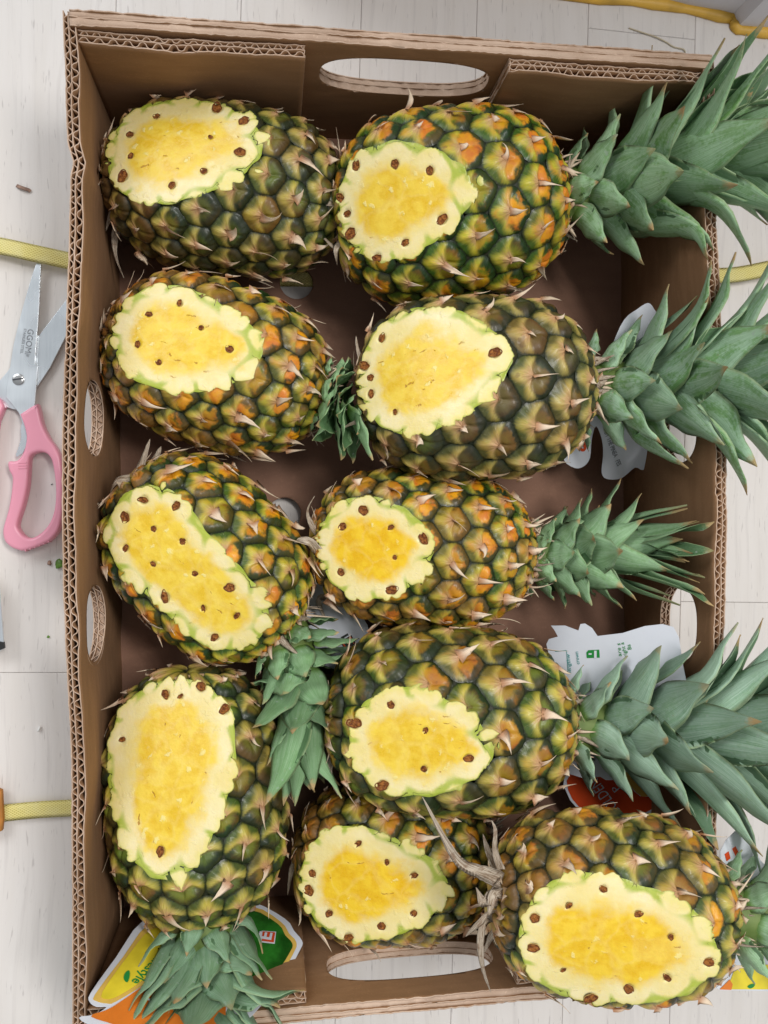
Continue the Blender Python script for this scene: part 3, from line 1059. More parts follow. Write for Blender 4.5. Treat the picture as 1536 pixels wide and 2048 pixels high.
class Fruit:
    def __init__(self, q, cut, seed):
        self.C = np.array(q[:3]); az, pi_ = q[3], q[4]
        self.L, self.R = q[5] - 0.004, q[6] - 0.0022
        A = np.array([math.cos(az) * math.cos(pi_), math.sin(az) * math.cos(pi_), math.sin(pi_)])
        S = np.cross([0, 0, 1.0], A); S /= np.linalg.norm(S)
        U = np.cross(A, S)
        self.B = np.stack([A, S, U], 1)       # local -> world
        self.rg = np.random.default_rng(seed)
        x = np.sin(np.linspace(-np.pi / 2, np.pi / 2, 1201))
        r = self.R * (1 - np.abs(x) ** 3.0) ** (1 / 2.1)
        s = x * self.L / 2
        self.l = np.concatenate([[0], np.cumsum(np.hypot(np.diff(s), np.diff(r)))])
        self.s, self.r = s, r
        self.ds = np.gradient(s, self.l + np.arange(1201) * 1e-12)
        self.dr = np.gradient(r, self.l + np.arange(1201) * 1e-12)
        area = np.concatenate([[0], np.cumsum(2 * np.pi * (r[1:] + r[:-1]) / 2 * np.diff(self.l))])
        tn = TURN.get(seed - 100, 13.5)
        dl = 0.86 * (2 * np.pi * self.R / tn) / tn * 0.90
        N = int(self.l[-1] / dl)
        hand_ = 1 if seed % 2 else -1
        ph0 = self.rg.uniform(0, 6.28)
        i = np.arange(N)
        self.el = (i + 0.5) * dl + self.rg.normal(0, 0.0009, N)
        self.ep = wrap(hand_ * i * 2 * np.pi / tn + ph0) + self.rg.normal(0, 0.0011, N) / 0.05
        self.er = np.interp(self.el, self.l, r)
        ok = self.er > 0.012
        self.el, self.ep, self.er = self.el[ok], self.ep[ok], self.er[ok]
        self.N = len(self.el)
        self.seed = self.rg.uniform(0, 40, self.N)
        self.hj = self.rg.uniform(0.72, 1.18, self.N)
        self.nb = []
        for k in range(self.N):
            da = self.el - self.el[k]
            db = wrap(self.ep - self.ep[k]) * (self.er[k] * 0.6 + self.er * 0.4)
            d = np.hypot(da, db)
            j = np.where((d > 1e-6) & (d < 0.065))[0]
            j = j[np.argsort(d[j])][:14]
            self.nb.append(np.stack([da[j], db[j]], 1))
        al, be, d, k1, k2, a0 = cut
        self.n = np.array([math.sin(al), math.cos(al) * math.sin(be), math.cos(al) * math.cos(be)])
        e1 = np.array([1.0, 0, 0]) - self.n[0] * self.n
        self.e1 = e1 / np.linalg.norm(e1)
        self.e2 = np.cross(self.n, self.e1)
        self.d, self.k1, self.k2 = d, max(k1, 0.0), max(k2, 0.0)
        self.P0 = self.n * d + self.e1 * a0

    def g(self, P):
        q = P - self.P0
        x, y = q @ self.e1, q @ self.e2
        return P @ self.n - self.d + self.k1 * x * x + self.k2 * y * y

    def surf(self, l, ph, h):
        s, r = np.interp(l, self.l, self.s), np.interp(l, self.l, self.r)
        ds, dr = np.interp(l, self.l, self.ds), np.interp(l, self.l, self.dr)
        rr = r + h * ds
        return np.stack([s - h * dr, rr * np.sin(ph), rr * np.cos(ph)], -1)

    def rho(self, k, a, b):
        nb = self.nb[k]
        q = 2 / (nb ** 2).sum(1)
        t = np.maximum(a[..., None] * (nb[:, 0] * q) + b[..., None] * (nb[:, 1] * q), 0)
        return np.maximum((t ** 9).sum(-1) ** (1 / 9), np.hypot(a, b) / 0.0215)

    def shape(self, k, rho, ca, sb):
        """height over the eye and the bract mask, from seam distance and direction"""
        u, v = rho * ca, rho * sb
        sd = self.seed[k]
        av = np.abs(v)
        ub = 0.08 - 0.95 * av * (1 - av) + 0.16 * av + 0.06 * np.sin(sd + 4 * v)
        B = 1 / (1 + np.exp(np.clip((u - ub) / 0.028, -40, 40)))
        th = np.arctan2(sb, ca)
        rc = np.clip(rho, 0, 1)
        rise = np.sin(np.pi / 2 * np.clip((u - ub + 0.02) / 0.50, 0, 1))
        lobe = -0.0009 + 0.0035 * (1 - rc ** 6) * (0.40 + 0.60 * rise)
        lobe = lobe - 0.0007 * np.exp(-(v / 0.09) ** 2) * (rho < 1)
        web = -0.0009 + 0.0019 * (1 - rc ** 4) + 0.0020 * (1 - rho) + 0.0007 * rc * (1 - rc) * 4 * np.cos(4 * th)
        fr = 0.00028 * np.sin(th * 26 + 3 * np.sin(th * 5 + sd)) * np.clip((rho - 0.55) / 0.3, 0, 1)
        lump = 0.0004 * np.sin(3.1 * u * 2 + sd) * np.cos(2.7 * v * 2 + 1.3 * sd)
        ray = 0.0003 * np.sin(th * 11 + sd) * np.clip(1 - rho, 0, 1) * B
        return (lobe * (1 - B) + web * B + fr + lump + ray) * self.hj[k], B, u, v

    def skin_h(self, l, ph):
        """skin height anywhere"""
        da = l[:, None] - self.el[None]
        db = wrap(ph[:, None] - self.ep[None]) * (self.er[None])
        k = np.argmin(da ** 2 + db ** 2, 1)
        h = np.empty(len(l)); rh = np.empty(len(l))
        for kk in np.unique(k):
            m = k == kk
            a, b = da[m, kk], db[m, kk]
            rr = np.clip(self.rho(kk, a, b), 0, 1.0)
            dd = np.hypot(a, b) + 1e-9
            hh, _, _, _ = self.shape(kk, rr, a / dd, b / dd)
            h[m] = hh; rh[m] = rr
        return h, rh

    def coords(self, P):
        """local point -> nearest surface (l, phi) and depth below the plain body surface"""
        ph = np.arctan2(P[:, 1], P[:, 2])
        rad = np.hypot(P[:, 1], P[:, 2])
        idx = np.arange(0, 1201, 6)
        dd = (P[:, 0][:, None] - self.s[idx][None]) ** 2 + (rad[:, None] - self.r[idx][None]) ** 2
        j = idx[np.argmin(dd, 1)]
        inside = (rad < np.interp(P[:, 0], self.s, self.r))
        dep = np.sqrt(dd.min(1)) * np.where(inside, 1, -1)
        # refine depth along the normal
        dep = -((P[:, 0] - self.s[j]) * (-self.dr[j]) + (rad - self.r[j]) * self.ds[j])
        return self.l[j], ph, dep


def clip_tris(V, F, g, attrs):
    """keep the part with g < 0; F triangles"""
    inn = g < 0
    cnt = inn[F].sum(1)
    keep = F[cnt == 3]
    mixed = F[(cnt == 1) | (cnt == 2)]
    if len(mixed) == 0:
        return V, keep, attrs
    nV = [V]; nA = {k: [a] for k, a in attrs.items()}
    cache = {}
    base = len(V)
    newF = []
    extra = []

    def cutv(i, j):
        key = (i, j) if i < j else (j, i)
        if key in cache:
            return cache[key]
        i, j = key
        t = g[i] / (g[i] - g[j])
        extra.append((i, j, t))
        cache[key] = base + len(extra) - 1
        return cache[key]
    for tri in mixed.tolist():
        ins = [bool(inn[t]) for t in tri]
        poly = []
        for a in range(3):
            b = (a + 1) % 3
            if ins[a]:
                poly.append(tri[a])
            if ins[a] != ins[b]:
                poly.append(cutv(tri[a], tri[b]))
        for k in range(1, len(poly) - 1):
            newF.append((poly[0], poly[k], poly[k + 1]))
    ei = np.array([e[0] for e in extra]); ej = np.array([e[1] for e in extra]); et = np.array([e[2] for e in extra])[:, None]
    V2 = np.concatenate([V, V[ei] + (V[ej] - V[ei]) * et])
    A2 = {k: np.concatenate([a, a[ei] + (a[ej] - a[ei]) * et]) for k, a in attrs.items()}
    F2 = np.concatenate([keep, np.array(newF, dtype=int).reshape(-1, 3)])
    used = np.unique(F2)
    remap = -np.ones(len(V2), dtype=int); remap[used] = np.arange(len(used))
    return V2[used], remap[F2], {k: a[used] for k, a in A2.items()}


def quads_to_tris(F):
    return np.concatenate([F[:, [0, 1, 2]], F[:, [0, 2, 3]]])


NA, NR = 60, 12
RH = np.array([0.0, 0.10, 0.20, 0.31, 0.42, 0.53, 0.64, 0.74, 0.83, 0.91, 0.97, 1.03])


def eye_mesh(fr, k):
    th = np.linspace(0, 2 * np.pi, NA, endpoint=False)
    ca, sa = np.cos(th), np.sin(th)
    rmax = 1 / fr.rho(k, ca, sa)
    R2 = rmax[:, None] * RH[None]
    a, b = R2 * ca[:, None], R2 * sa[:, None]
    rho = np.broadcast_to(RH, a.shape)
    h, B, u, v = fr.shape(k, rho, np.broadcast_to(ca[:, None], a.shape), np.broadcast_to(sa[:, None], a.shape))
    l = np.clip(fr.el[k] + a, fr.l[2], fr.l[-3])
    ph = fr.ep[k] + b / fr.er[k]
    P = fr.surf(l, ph, h).reshape(-1, 3)
    F = quads_to_tris(grid_faces(NA, NR, True)[:, ::-1])
    euv = np.stack([u, v, np.full_like(u, fr.seed[k])], -1).reshape(-1, 3)
    ehb = np.stack([rho, B, np.zeros_like(u)], -1).reshape(-1, 3)
    return P, F, {"euv": euv, "ehb": ehb}


def blade_strip(path, side, normal, width, lift, prof, seed, fold=0.25):
    """thin papery blade with thickness; returns verts, faces, attr"""
    n = len(path)
    t = np.linspace(0, 1, n)
    w = width * prof(t)
    rows = []
    at_ = []
    cs = [(-1, 0), (-0.45, 1), (0, 1), (0.45, 1), (1, 0), (0, -1)]
    th = lift
    for s, k in cs:
        off = side * (s * w / 2)[:, None] + normal * (-(fold * w * s * s) * 1.0)[:, None] + normal * (k * th)
        rows.append(path + off)
        at_.append(np.stack([t, np.full(n, s), np.full(n, seed)], -1))
    V = np.stack(rows, 1); A = np.stack(at_, 1)
    ns = len(cs)
    iu, iv = np.meshgrid(np.arange(n - 1), np.arange(ns), indexing='ij')
    f = np.stack([iu * ns + iv, (iu + 1) * ns + iv, (iu + 1) * ns + (iv + 1) % ns, iu * ns + (iv + 1) % ns], -1).reshape(-1, 4)
    return V.reshape(-1, 3), f, A.reshape(-1, 3)


def spine_mesh(fr, k, scale=1.0):
    rg = fr.rg
    c = fr.surf(np.array([fr.el[k] - 0.0012]), np.array([fr.ep[k]]), np.array([0.0028 * fr.hj[k]]))[0]
    c2 = fr.surf(np.array([fr.el[k] + 0.001]), np.array([fr.ep[k]]), np.array([0.0028 * fr.hj[k]]))[0]
    A = c2 - c; A /= np.linalg.norm(A)
    radial = np.array([0, math.sin(fr.ep[k]), math.cos(fr.ep[k])])
    N = radial - A * (radial @ A); N /= np.linalg.norm(N)
    S = np.cross(N, A)
    ln = rg.choice([0.006, 0.010, 0.0125, 0.015, 0.018]) * rg.uniform(0.85, 1.15) * scale
    el0 = rg.uniform(0.05, 0.50)
    el1 = el0 + rg.uniform(-0.55, 0.5)
    yaw = rg.normal(0, 0.42); yaw1 = yaw + rg.normal(0, 0.8)
    n = 8
    p = c.copy()
    path = [p.copy()]
    sides, nors = [], []
    for i in range(n):
        t = i / (n - 1)
        e = el0 + (el1 - el0) * t; yw = yaw + (yaw1 - yaw) * t
        d = A * math.cos(e) * math.cos(yw) + S * math.cos(e) * math.sin(yw) + N * math.sin(e)
        sd = np.cross(N, d); sd /= np.linalg.norm(sd)
        sides.append(sd); nors.append(np.cross(d, sd))
        if i < n - 1:
            p = p + d * ln / (n - 1)
            path.append(p.copy())
    roll = rg.normal(0, 0.45)
    sides, nors = np.array(sides), np.array(nors)
    sides, nors = sides * math.cos(roll) + nors * math.sin(roll), nors * math.cos(roll) - sides * math.sin(roll)
    return blade_strip(np.array(path), sides, nors, rg.uniform(0.0050, 0.0095) * scale, 0.00012, lambda t: np.maximum(1 - t, 0.02) ** 1.2 * rg.uniform(0.82, 1.12, len(t)), rg.uniform(0, 30), rg.choice([-0.2, -0.1, 0.08]))


def leaf_mesh(P0, A, Rad, length, width, e0, bend, seed, curl, sway, settle=None, twist=0.0, cup=0.22, blunt=0.0):
    """crown leaf: rises from P0 at angle e0 from the axis A towards Rad"""
    n = 15
    T = np.cross(A, Rad)
    t = np.linspace(0, 1, n)
    e = e0 + bend * t ** 1.3
    sw = sway * t ** 1.5
    d = (np.cos(e) * np.cos(sw))[:, None] * A + (np.sin(e) * np.cos(sw))[:, None] * Rad + np.sin(sw)[:, None] * T
    step = length / (n - 1)
    P = P0 + np.concatenate([[np.zeros(3)], np.cumsum((d[1:] + d[:-1]) / 2 * step, 0)])
    if settle is not None:
        wt = np.clip(t / 0.45, 0, 1)[:, None] ** 1.2
        P = P + (settle(P) - P) * wt
        for _ in range(3):
            P[1:-1] = (P[:-2] + 2 * P[1:-1] + P[2:]) / 4
        d = np.gradient(P, axis=0)
        d /= np.linalg.norm(d, axis=1)[:, None] + 1e-9
    side = np.cross(np.broadcast_to(A, d.shape) * 0 + (np.cos(e + np.pi / 2))[:, None] * A + (np.sin(e + np.pi / 2))[:, None] * Rad, d)
    side = -side / (np.linalg.norm(side, axis=1)[:, None] + 1e-9)
    nor = np.cross(side, d)
    nor *= np.sign((nor @ Rad).mean() + 1e-6)
    tw = twist * t[:, None]
    side, nor = side * np.cos(tw) + nor * np.sin(tw), nor * np.cos(tw) - side * np.sin(tw)
    ex = 0.62 if blunt <= 0 else 0.40
    w = width * (0.74 + 0.26 * np.sin(np.pi * np.minimum(t / 0.8, 1))) * np.maximum(1 - t ** (2.3 if blunt <= 0 else 3.2), 0) ** 0.95
    w[-1] = width * 0.015
    cs_top = [-1, -0.72, -0.4, 0, 0.4, 0.72, 1]
    rows, at_, ls = [], [], []
    th = 0.0011
    wv = 0.0008 * np.sin(t * 17 + seed)
    cr = 0.0011 * np.sin(np.array([1.3, 2.9, 4.1, 0, 5.3, 3.7, 2.2]) * 3.1 + seed * 5) * np.sin(np.pi * np.array([0, .3, .7, 0, .7, .3, 0]))
    for js, s in enumerate(cs_top):                    # outer face
        off = nor * (cr[js] * np.sin(np.pi * np.minimum(t * 1.4, 1)))[:, None] + side * (s * w / 2)[:, None] - nor * (cup * curl * w * abs(s) ** 1.5)[:, None] + nor * (wv * abs(s))[:, None]
        tk = th * (1 - s * s) * (1 - 0.7 * t)
        rows.append(P + off + nor * (tk / 2)[:, None])
        at_.append(np.stack([t, np.full(n, s), np.full(n, seed)], -1))
        ls.append(np.stack([np.zeros(n), np.full(n, 1.0), np.zeros(n)], -1))
    for s in (0.95, 0.5, 0, -0.5, -0.95):              # inner face
        off = side * (s * w / 2)[:, None] - nor * (cup * curl * w * abs(s) ** 1.5)[:, None] + nor * (wv * abs(s))[:, None]
        tk = th * (1 - s * s) * (1 - 0.7 * t) + 0.00015
        rows.append(P + off - nor * (tk / 2)[:, None])
        at_.append(np.stack([t, np.full(n, s), np.full(n, seed)], -1))
        ls.append(np.stack([np.ones(n), np.full(n, 1.0), np.zeros(n)], -1))
    V = np.stack(rows, 1); Aa = np.stack(at_, 1); Ls = np.stack(ls, 1)
    ns = len(rows)
    iu, iv = np.meshgrid(np.arange(n - 1), np.arange(ns), indexing='ij')
    f = np.stack([iu * ns + iv, iu * ns + (iv + 1) % ns, (iu + 1) * ns + (iv + 1) % ns, (iu + 1) * ns + iv], -1).reshape(-1, 4)
    return V.reshape(-1, 3), f, {"lf": Aa.reshape(-1, 3), "ls": Ls.reshape(-1, 3)}


def plane3(a, b, c):
    A, B, C = (at(*q) for q in (a, b, c))
    n = np.cross(B - A, C - A)
    n /= np.linalg.norm(n)
    if n[2] < 0:
        n = -n
    return A, n


plA = plane3((300, 1850, 0.075), (600, 1890, 0.085), (180, 2000, 0.138))


def smax(a, b, k):
    h = np.clip(0.5 + 0.5 * (a - b) / k, 0, 1)
    return b * (1 - h) + a * h + k * h * (1 - h)


def settle_world(Pw):
    """leaves lie over the rim of the box instead of passing through its walls"""
    P = Pw.copy()
    x, y = P[:, 0], P[:, 1]
    rim = BH + ZB + 0.004
    kx = np.clip((x - 0.150) / 0.038, 0, 1)
    ky = np.clip((-y - 0.235) / 0.045, 0, 1)
    kl = np.clip((-x - 0.160) / 0.030, 0, 1)
    k = np.maximum(np.maximum(kx, ky), kl)
    zmin = 0.012 + (rim - 0.012) * k * k * (3 - 2 * k)
    za = plA[0][2] - ((x - plA[0][0]) * plA[1][0] + (y - plA[0][1]) * plA[1][1]) / plA[1][2]
    wa = np.clip((-0.03 - x) / 0.03, 0, 1) * np.clip((-0.235 - y) / 0.03, 0, 1)
    zmin = np.maximum(zmin, zmin * (1 - wa) + np.minimum(za + 0.006, 0.15) * wa)
    far = np.maximum(x - 0.215, 0) * 0.35 + np.maximum(-y - 0.31, 0) * 0.25
    zmin = zmin - far
    P[:, 2] = smax(P[:, 2], zmin, 0.008)
    return P


def hits_fruit(V, fr, plan=False):
    Pw = V @ fr.B.T + fr.C
    for f2, _ in FRUITS.values():
        if f2 is fr:
            continue
        q = (Pw - f2.C) @ f2.B
        rad = np.abs(q[:, 1]) if plan else np.hypot(q[:, 1], q[:, 2])
        ins = (np.abs(q[:, 0]) < f2.L / 2) & (rad < np.interp(q[:, 0], f2.s, f2.r) * 0.99)
        if ins.sum() > 2:
            return True
    return False


def build_crown(fr, root, pitch, yaw, length, n, spread, scale, seed, start=0.0, fresh=0, width=1.0, e_top=0.15, sidebend=0.0, lift=0.0, blot=0.5, blue=0.5, plan=False, dark=0.0):
    rg = np.random.default_rng(seed)
    base = np.array([fr.L / 2 - 0.004 + start, 0, lift])
    A = np.array([math.cos(pitch) * math.cos(yaw), math.cos(pitch) * math.sin(yaw), math.sin(pitch)])
    A0 = np.array([1.0, 0, 0])
    up = np.array([0, 0, 1.0])
    X1 = up - A * (up @ A); X1 /= np.linalg.norm(X1)
    X2 = np.cross(A, X1)
    stem = length * 0.56
    # core stem
    m = 12
    path = np.stack([base - A0 * 0.006 + (A0 * (1 - s) + A * s) * stem * (0.35 if plan else 0.8) * s for s in np.linspace(0, 1, m)])
    v, f = tube(path, 0.0185 * np.sqrt(np.maximum(1 - np.linspace(0, 1, m) ** 3, 0.0004)) * scale, 14)
    core = link("crown", mesh_from("crown", v, f), MT['leafcore'], root)
    toW = lambda P: P @ fr.B.T + fr.C
    toL = lambda P: (P - fr.C) @ fr.B
    setl = lambda P: toL(settle_world(toW(P)))
    ph = rg.uniform(0, 6.28)
    for i in range(n):
        f_ = i / (n - 1)
        ph += GOLD
        a = stem * f_ ** 0.9
        Ai = A0 * (1 - min(1, f_ * 2.2)) + A * min(1, f_ * 2.2)
        Ai /= np.linalg.norm(Ai)
        Y1 = X1 - Ai * (X1 @ Ai); Y1 /= np.linalg.norm(Y1)
        Y2 = np.cross(Ai, Y1)
        Rad = Y1 * math.cos(ph) + Y2 * math.sin(ph)
        rb = (0.0195 * (1 - f_) + 0.003 * f_) * scale
        P0 = base + (A0 * (1 - f_) + A * f_) * a + Rad * rb
        e0 = spread * (1 - f_) ** 0.75 + e_top * f_ + rg.normal(0, 0.06)
        ln = length * (0.15 + 0.42 * min(1, f_ / 0.66) ** 1.15) * rg.uniform(0.88, 1.12)
        if f_ > 0.8:
            ln *= 1 - 0.45 * (f_ - 0.8) / 0.2
        bend = rg.normal(0.10, 0.18) + 0.35 * f_ * (1 - f_)
        if f_ < 0.25:
            bend -= 0.35
        wd = (0.0135 + 0.0165 * math.sin(math.pi * min(0.62, f_ * 1.05 + 0.04))) * scale * width * rg.uniform(0.88, 1.1)
        if f_ > 0.8:
            wd *= 0.75
        sd_, sw_, tw_ = rg.uniform(0, 30), rg.normal(0, 0.12) + sidebend * f_, rg.normal(0, 0.25)
        ok = False
        for kk, de in ((1, 0), (0.85, -0.2), (0.75, 0.25), (0.6, -0.1), (0.5, 0.3), (0.4, 0.0)):
            V, F, at_ = leaf_mesh(P0, Ai, Rad, ln * kk, wd * max(kk, 0.8), e0 + de, bend, sd_, 1.0, sw_, setl, tw_, blunt=fresh and (f_ < 0.5))
            if not hits_fruit(V, fr, plan):
                ok = True
                break
        if not ok:
            continue
        at_["ls"][:, 1] = rg.choice([1.0, 0.5, 0.9])
        o = link("leaf", mesh_from("leaf", V, F, at_), MT['leaf'], core)
        o.color = (blot * rg.uniform(0.6, 1.2), blue, dark, 1)
    return core


t_ = NT("crown_core")
MT['leafcore'] = t_.out(t_.mix(t_.ss(t_.noise(t_.geo(), 60, 3), 0.35, 0.65), (0.10, 0.16, 0.03), (0.16, 0.22, 0.06)), 0.6)
t_ = NT("rind_shell")
MT['shell'] = t_.out(t_.mix(t_.ss(t_.noise(t_.geo(), 120, 3), 0.35, 0.65), (0.008, 0.014, 0.004), (0.02, 0.02, 0.008)), 0.6)

FR = {
 1: ([-0.1123, 0.2266, 0.0642, -0.0753, -0.018, 0.1631, 0.0559], [-0.3017, 0.2232, 0.0479, 0.6941, 1.8958, -0.0313]),
 2: ([0.0382, 0.2146, 0.0809, 0.1466, 0.0073, 0.1634, 0.0648], [-0.4848, -0.1381, 0.062, 3.1192, 0.0, -0.0128]),
 3: ([-0.1196, 0.1074, 0.0649, -0.2781, -0.0275, 0.1525, 0.0566], [-0.2069, 0.063, 0.0472, 0.0, 0.0071, -0.0387]),
 4: ([0.0536, 0.0904, 0.0885, 0.0071, 0.0012, 0.1639, 0.0624], [-0.425, 0.18, 0.0548, 2.2, 0.0, 0.0013]),
 5: ([-0.1269, -0.0225, 0.0713, -0.8195, -0.0066, 0.1493, 0.057], [-0.0433, -0.2432, 0.0487, 3.0658, 0.1259, -0.0002]),
 6: ([0.0216, -0.0186, 0.0643, -0.0903, -0.0194, 0.1599, 0.056], [-0.4282, -0.029, 0.0525, 0.8688, 0.0, -0.0076]),
 7: ([-0.1351, -0.1805, 0.0723, -1.5101, -0.0078, 0.1725, 0.0601], [-0.3276, -0.281, 0.0476, 0.6707, 0.0, -0.0232]),
 8: ([0.0341, -0.133, 0.0895, -0.0949, 0.0098, 0.1714, 0.0634], [-0.2459, -0.085, 0.0567, 0.0, 0.1335, -0.0653]),
 9: ([-0.0014, -0.2357, 0.0644, -0.0148, -0.0119, 0.1408, 0.0561], [-0.3296, 0.0199, 0.0453, 1.086, 0.0, -0.0124]),
 10: ([0.1191, -0.2323, 0.1555, -0.1428, 0.0178, 0.1528, 0.0552], [-0.19, -0.14, 0.0445, 0.3, 2.2, -0.0712]),
}
# orange amount, dullness, brown amount (base end, crown end), yellowness of the flesh
LOOK = {1: (0.15, 0.75, 0.45, 0.05, 0.35), 2: (0.75, 0.0, 0.12, 0.0, 0.45), 3: (0.8, 0.35, 0.65, 0.25, 0.30), 4: (0.18, 1.0, 0.15, 0.05, 0.35),
        5: (0.7, 0.1, 0.35, 0.05, 0.25), 6: (0.95, 0.25, 0.6, 0.25, 0.95), 7: (0.18, 0.6, 0.25, 0.0, 0.35), 8: (0.35, 0.55, 0.25, 0.0, 0.40),
        9: (0.75, 0.3, 0.7, 0.05, 0.85), 10: (0.55, 0.6, 0.5, 0.05, 0.70)}
LABEL = {
 1: "crownless olive green pineapple in the corner beside the top left flap of the box",
 2: "vivid green and orange pineapple with big spiky crown, nearest the top right flap",
 3: "brown orange pineapple against the left wall whose small crown touches a duller pineapple",
 4: "dull grey brown pineapple just below the vivid green one, crown over the right wall",
 5: "green pineapple lying diagonally by the left wall with a slanting cut face",
 6: "bright orange skinned pineapple in the middle with round deep yellow cut face",
 7: "upright lying pineapple at lower left, crown pointing down over a colourful tag",
 8: "dark green pineapple whose long crown lies on a white jagged tag",
 9: "orange brown pineapple by the bottom hand hole, its crown end hidden",
 10: "large pineapple perched on the bottom right corner of the box rim with dead leaves",
}


def build_fruit(k):
    q, cut = FR[k]
    fr = Fruit(q, cut, 100 + k)
    root = thing("pineapple", LABEL[k], "pineapple", tuple(fr.C), "pineapples in the cardboard box", (fr.B[:, 0], fr.B[:, 1], fr.B[:, 2]))
    orange, dull, b0, b1, yel = LOOK[k]
    # under-skin body
    nl, npk = 90, 72
    ll = np.linspace(fr.l[1], fr.l[-2], nl)
    pp = np.linspace(-np.pi, np.pi, npk, endpoint=False)
    Lg, Pg = np.meshgrid(ll, pp, indexing='ij')
    V = fr.surf(Lg.ravel(), Pg.ravel(), np.full(Lg.size, -0.0012))
    iu, iv = np.meshgrid(np.arange(nl - 1), np.arange(npk), indexing='ij')
    F = np.stack([iu * npk + iv, iu * npk + (iv + 1) % npk, (iu + 1) * npk + (iv + 1) % npk, (iu + 1) * npk + iv], -1).reshape(-1, 4)
    V, F, _ = clip_tris(V, quads_to_tris(F), fr.g(V) + 0.0034, {})
    link("rind", mesh_from("rind", V, F), MT['shell'], root)
    # eyes with their bracts
    Un = fr.B[2]
    for i in range(fr.N):
        nz = fr.B[2] @ np.array([0, math.sin(fr.ep[i]), math.cos(fr.ep[i])])
        endcap = fr.er[i] < 0.045
        if nz < -0.45 and not endcap:
            continue
        if endcap and nz < -0.8:
            continue
        P, F, at_ = eye_mesh(fr, i)
        g = fr.g(P)
        if g.min() > 0:
            continue
        centre_g = g[0]
        if g.max() > 0:
            P, F, at_ = clip_tris(P, F, g, at_)
            if len(F) < 4:
                continue
        me = mesh_from("eye", P, F, at_)
        o = link("eye", me, MT['rind'], root)
        f_ = fr.el[i] / fr.l[-1]
        br = b0 * (1 - f_) ** 1.2 + b1 * f_
        o.color = (min(1, max(0, orange * fr.rg.uniform(0.25, 1.3))), min(1, max(0, dull + fr.rg.normal(0, 0.15))), min(1, max(0, br + fr.rg.normal(0, 0.12))), 1)
        if centre_g < -0.0015:
            v, f, a = spine_mesh(fr, i, 0.8 if fr.er[i] < 0.035 else 1.0)
            link("bract", mesh_from("bract", v, f, {"lf": a}), MT['bract'], o)
    # flesh
    def onflesh(x, y):
        return fr.P0 + x[..., None] * fr.e1 + y[..., None] * fr.e2 - (fr.k1 * x * x + fr.k2 * y * y)[..., None] * fr.n

    # centre of the cut on the plain body
    c0 = np.zeros(2)
    for it in range(3):
        lo = np.zeros(72); hi = np.full(72, 0.16)
        w7 = np.linspace(0, 2 * np.pi, 72, endpoint=False)
        for _ in range(16):
            m = (lo + hi) / 2
            P = onflesh(c0[0] + m * np.cos(w7), c0[1] + m * np.sin(w7))
            rad = np.hypot(P[:, 1], P[:, 2])
            ins = (np.abs(P[:, 0]) < fr.L / 2) & (rad < np.interp(P[:, 0], fr.s, fr.r))
            lo = np.where(ins, m, lo); hi = np.where(ins, hi, m)
        bx, by = c0[0] + lo * np.cos(w7), c0[1] + lo * np.sin(w7)
        c0 = np.array([(bx.max() + bx.min()) / 2, (by.max() + by.min()) / 2])
    stp = 0.0011
    gx = np.arange(bx.min() - 0.024, bx.max() + 0.024, stp)
    gy = np.arange(by.min() - 0.024, by.max() + 0.024, stp)
    X, Y = np.meshgrid(gx, gy, indexing='ij')
    x, y = X.ravel(), Y.ravel()
    P = onflesh(x, y)
    l, ph, dep = fr.coords(P)
    h, rho = fr.skin_h(l, ph)
    hf = np.maximum(h, 0.0009 + 0.0005 * np.sin(x * 310 + k) * np.sin(y * 270 + 2.1 * k))
    gin = -(dep + hf) - 0.0001
    depth = (dep + np.maximum(h, 0.0007)) * 100
    out = np.where((gin > 0) & (gin < 0.004))[0]
    edge_d = np.full(len(x), 1.0)
    for c_ in np.array_split(out, 12):
        if len(c_):
            edge_d = np.minimum(edge_d, np.sqrt(((x[:, None] - x[c_][None]) ** 2 + (y[:, None] - y[c_][None]) ** 2).min(1)))
    emax = edge_d[gin < 0].max()
    core = np.clip(edge_d / (0.62 * emax), 0, 1.2) * 0.8
    dz = 0.0005 * np.sin(x * 75 + k) * np.sin(y * 62 + 2 * k)
    dz -= 0.0005 * np.clip(1 - edge_d / 0.0016, 0, 1)
    # pits under each eye
    pits = []
    for i in range(fr.N):
        hs = np.linspace(-0.019, 0.004, 47)
        Q = fr.surf(np.full(47, fr.el[i]), np.full(47, fr.ep[i]), hs)
        gg = fr.g(Q)
        if gg[-1] < 0 or gg[0] > 0:
            continue
        hz = np.interp(0, gg, hs)
        dp = 0.0025 - hz
        if dp < 0.0012 or dp > 0.0105:
            continue
        Qc = np.array([np.interp(hz, hs, Q[:, j]) for j in range(3)])
        qx, qy = (Qc - fr.P0) @ fr.e1, (Qc - fr.P0) @ fr.e2
        ed = np.hypot(x - qx, y - qy)
        near = edge_d[np.argmin(ed)] if gin[np.argmin(ed)] < 0 else 0
        rp = 0.0049 * (1 - dp / 0.0165) * fr.rg.uniform(0.75, 1.12)
        if near < rp * 0.55 or rp < 0.0011:
            continue
        pits.append((qx, qy, rp, fr.rg.uniform(0.55, 0.92), fr.rg.uniform(0, 3.14)))
        dz -= 0.0016 * np.clip((rp * 1.06 - ed) / (rp * 0.35), 0, 1)
    P = P + dz[:, None] * fr.n
    fl = np.stack([depth, rho, core], -1)
    fpv = np.stack([x, y, np.full_like(x, k * 3.7)], -1)
    P, F, at_ = clip_tris(P, quads_to_tris(grid_faces(len(gx), len(gy))), gin, {"fl": fl, "fp": fpv})
    me = mesh_from("flesh", P, F, at_)
    fo = link("flesh", me, MT['flesh'], root)
    fo.color = (yel, 0, 0, 1)
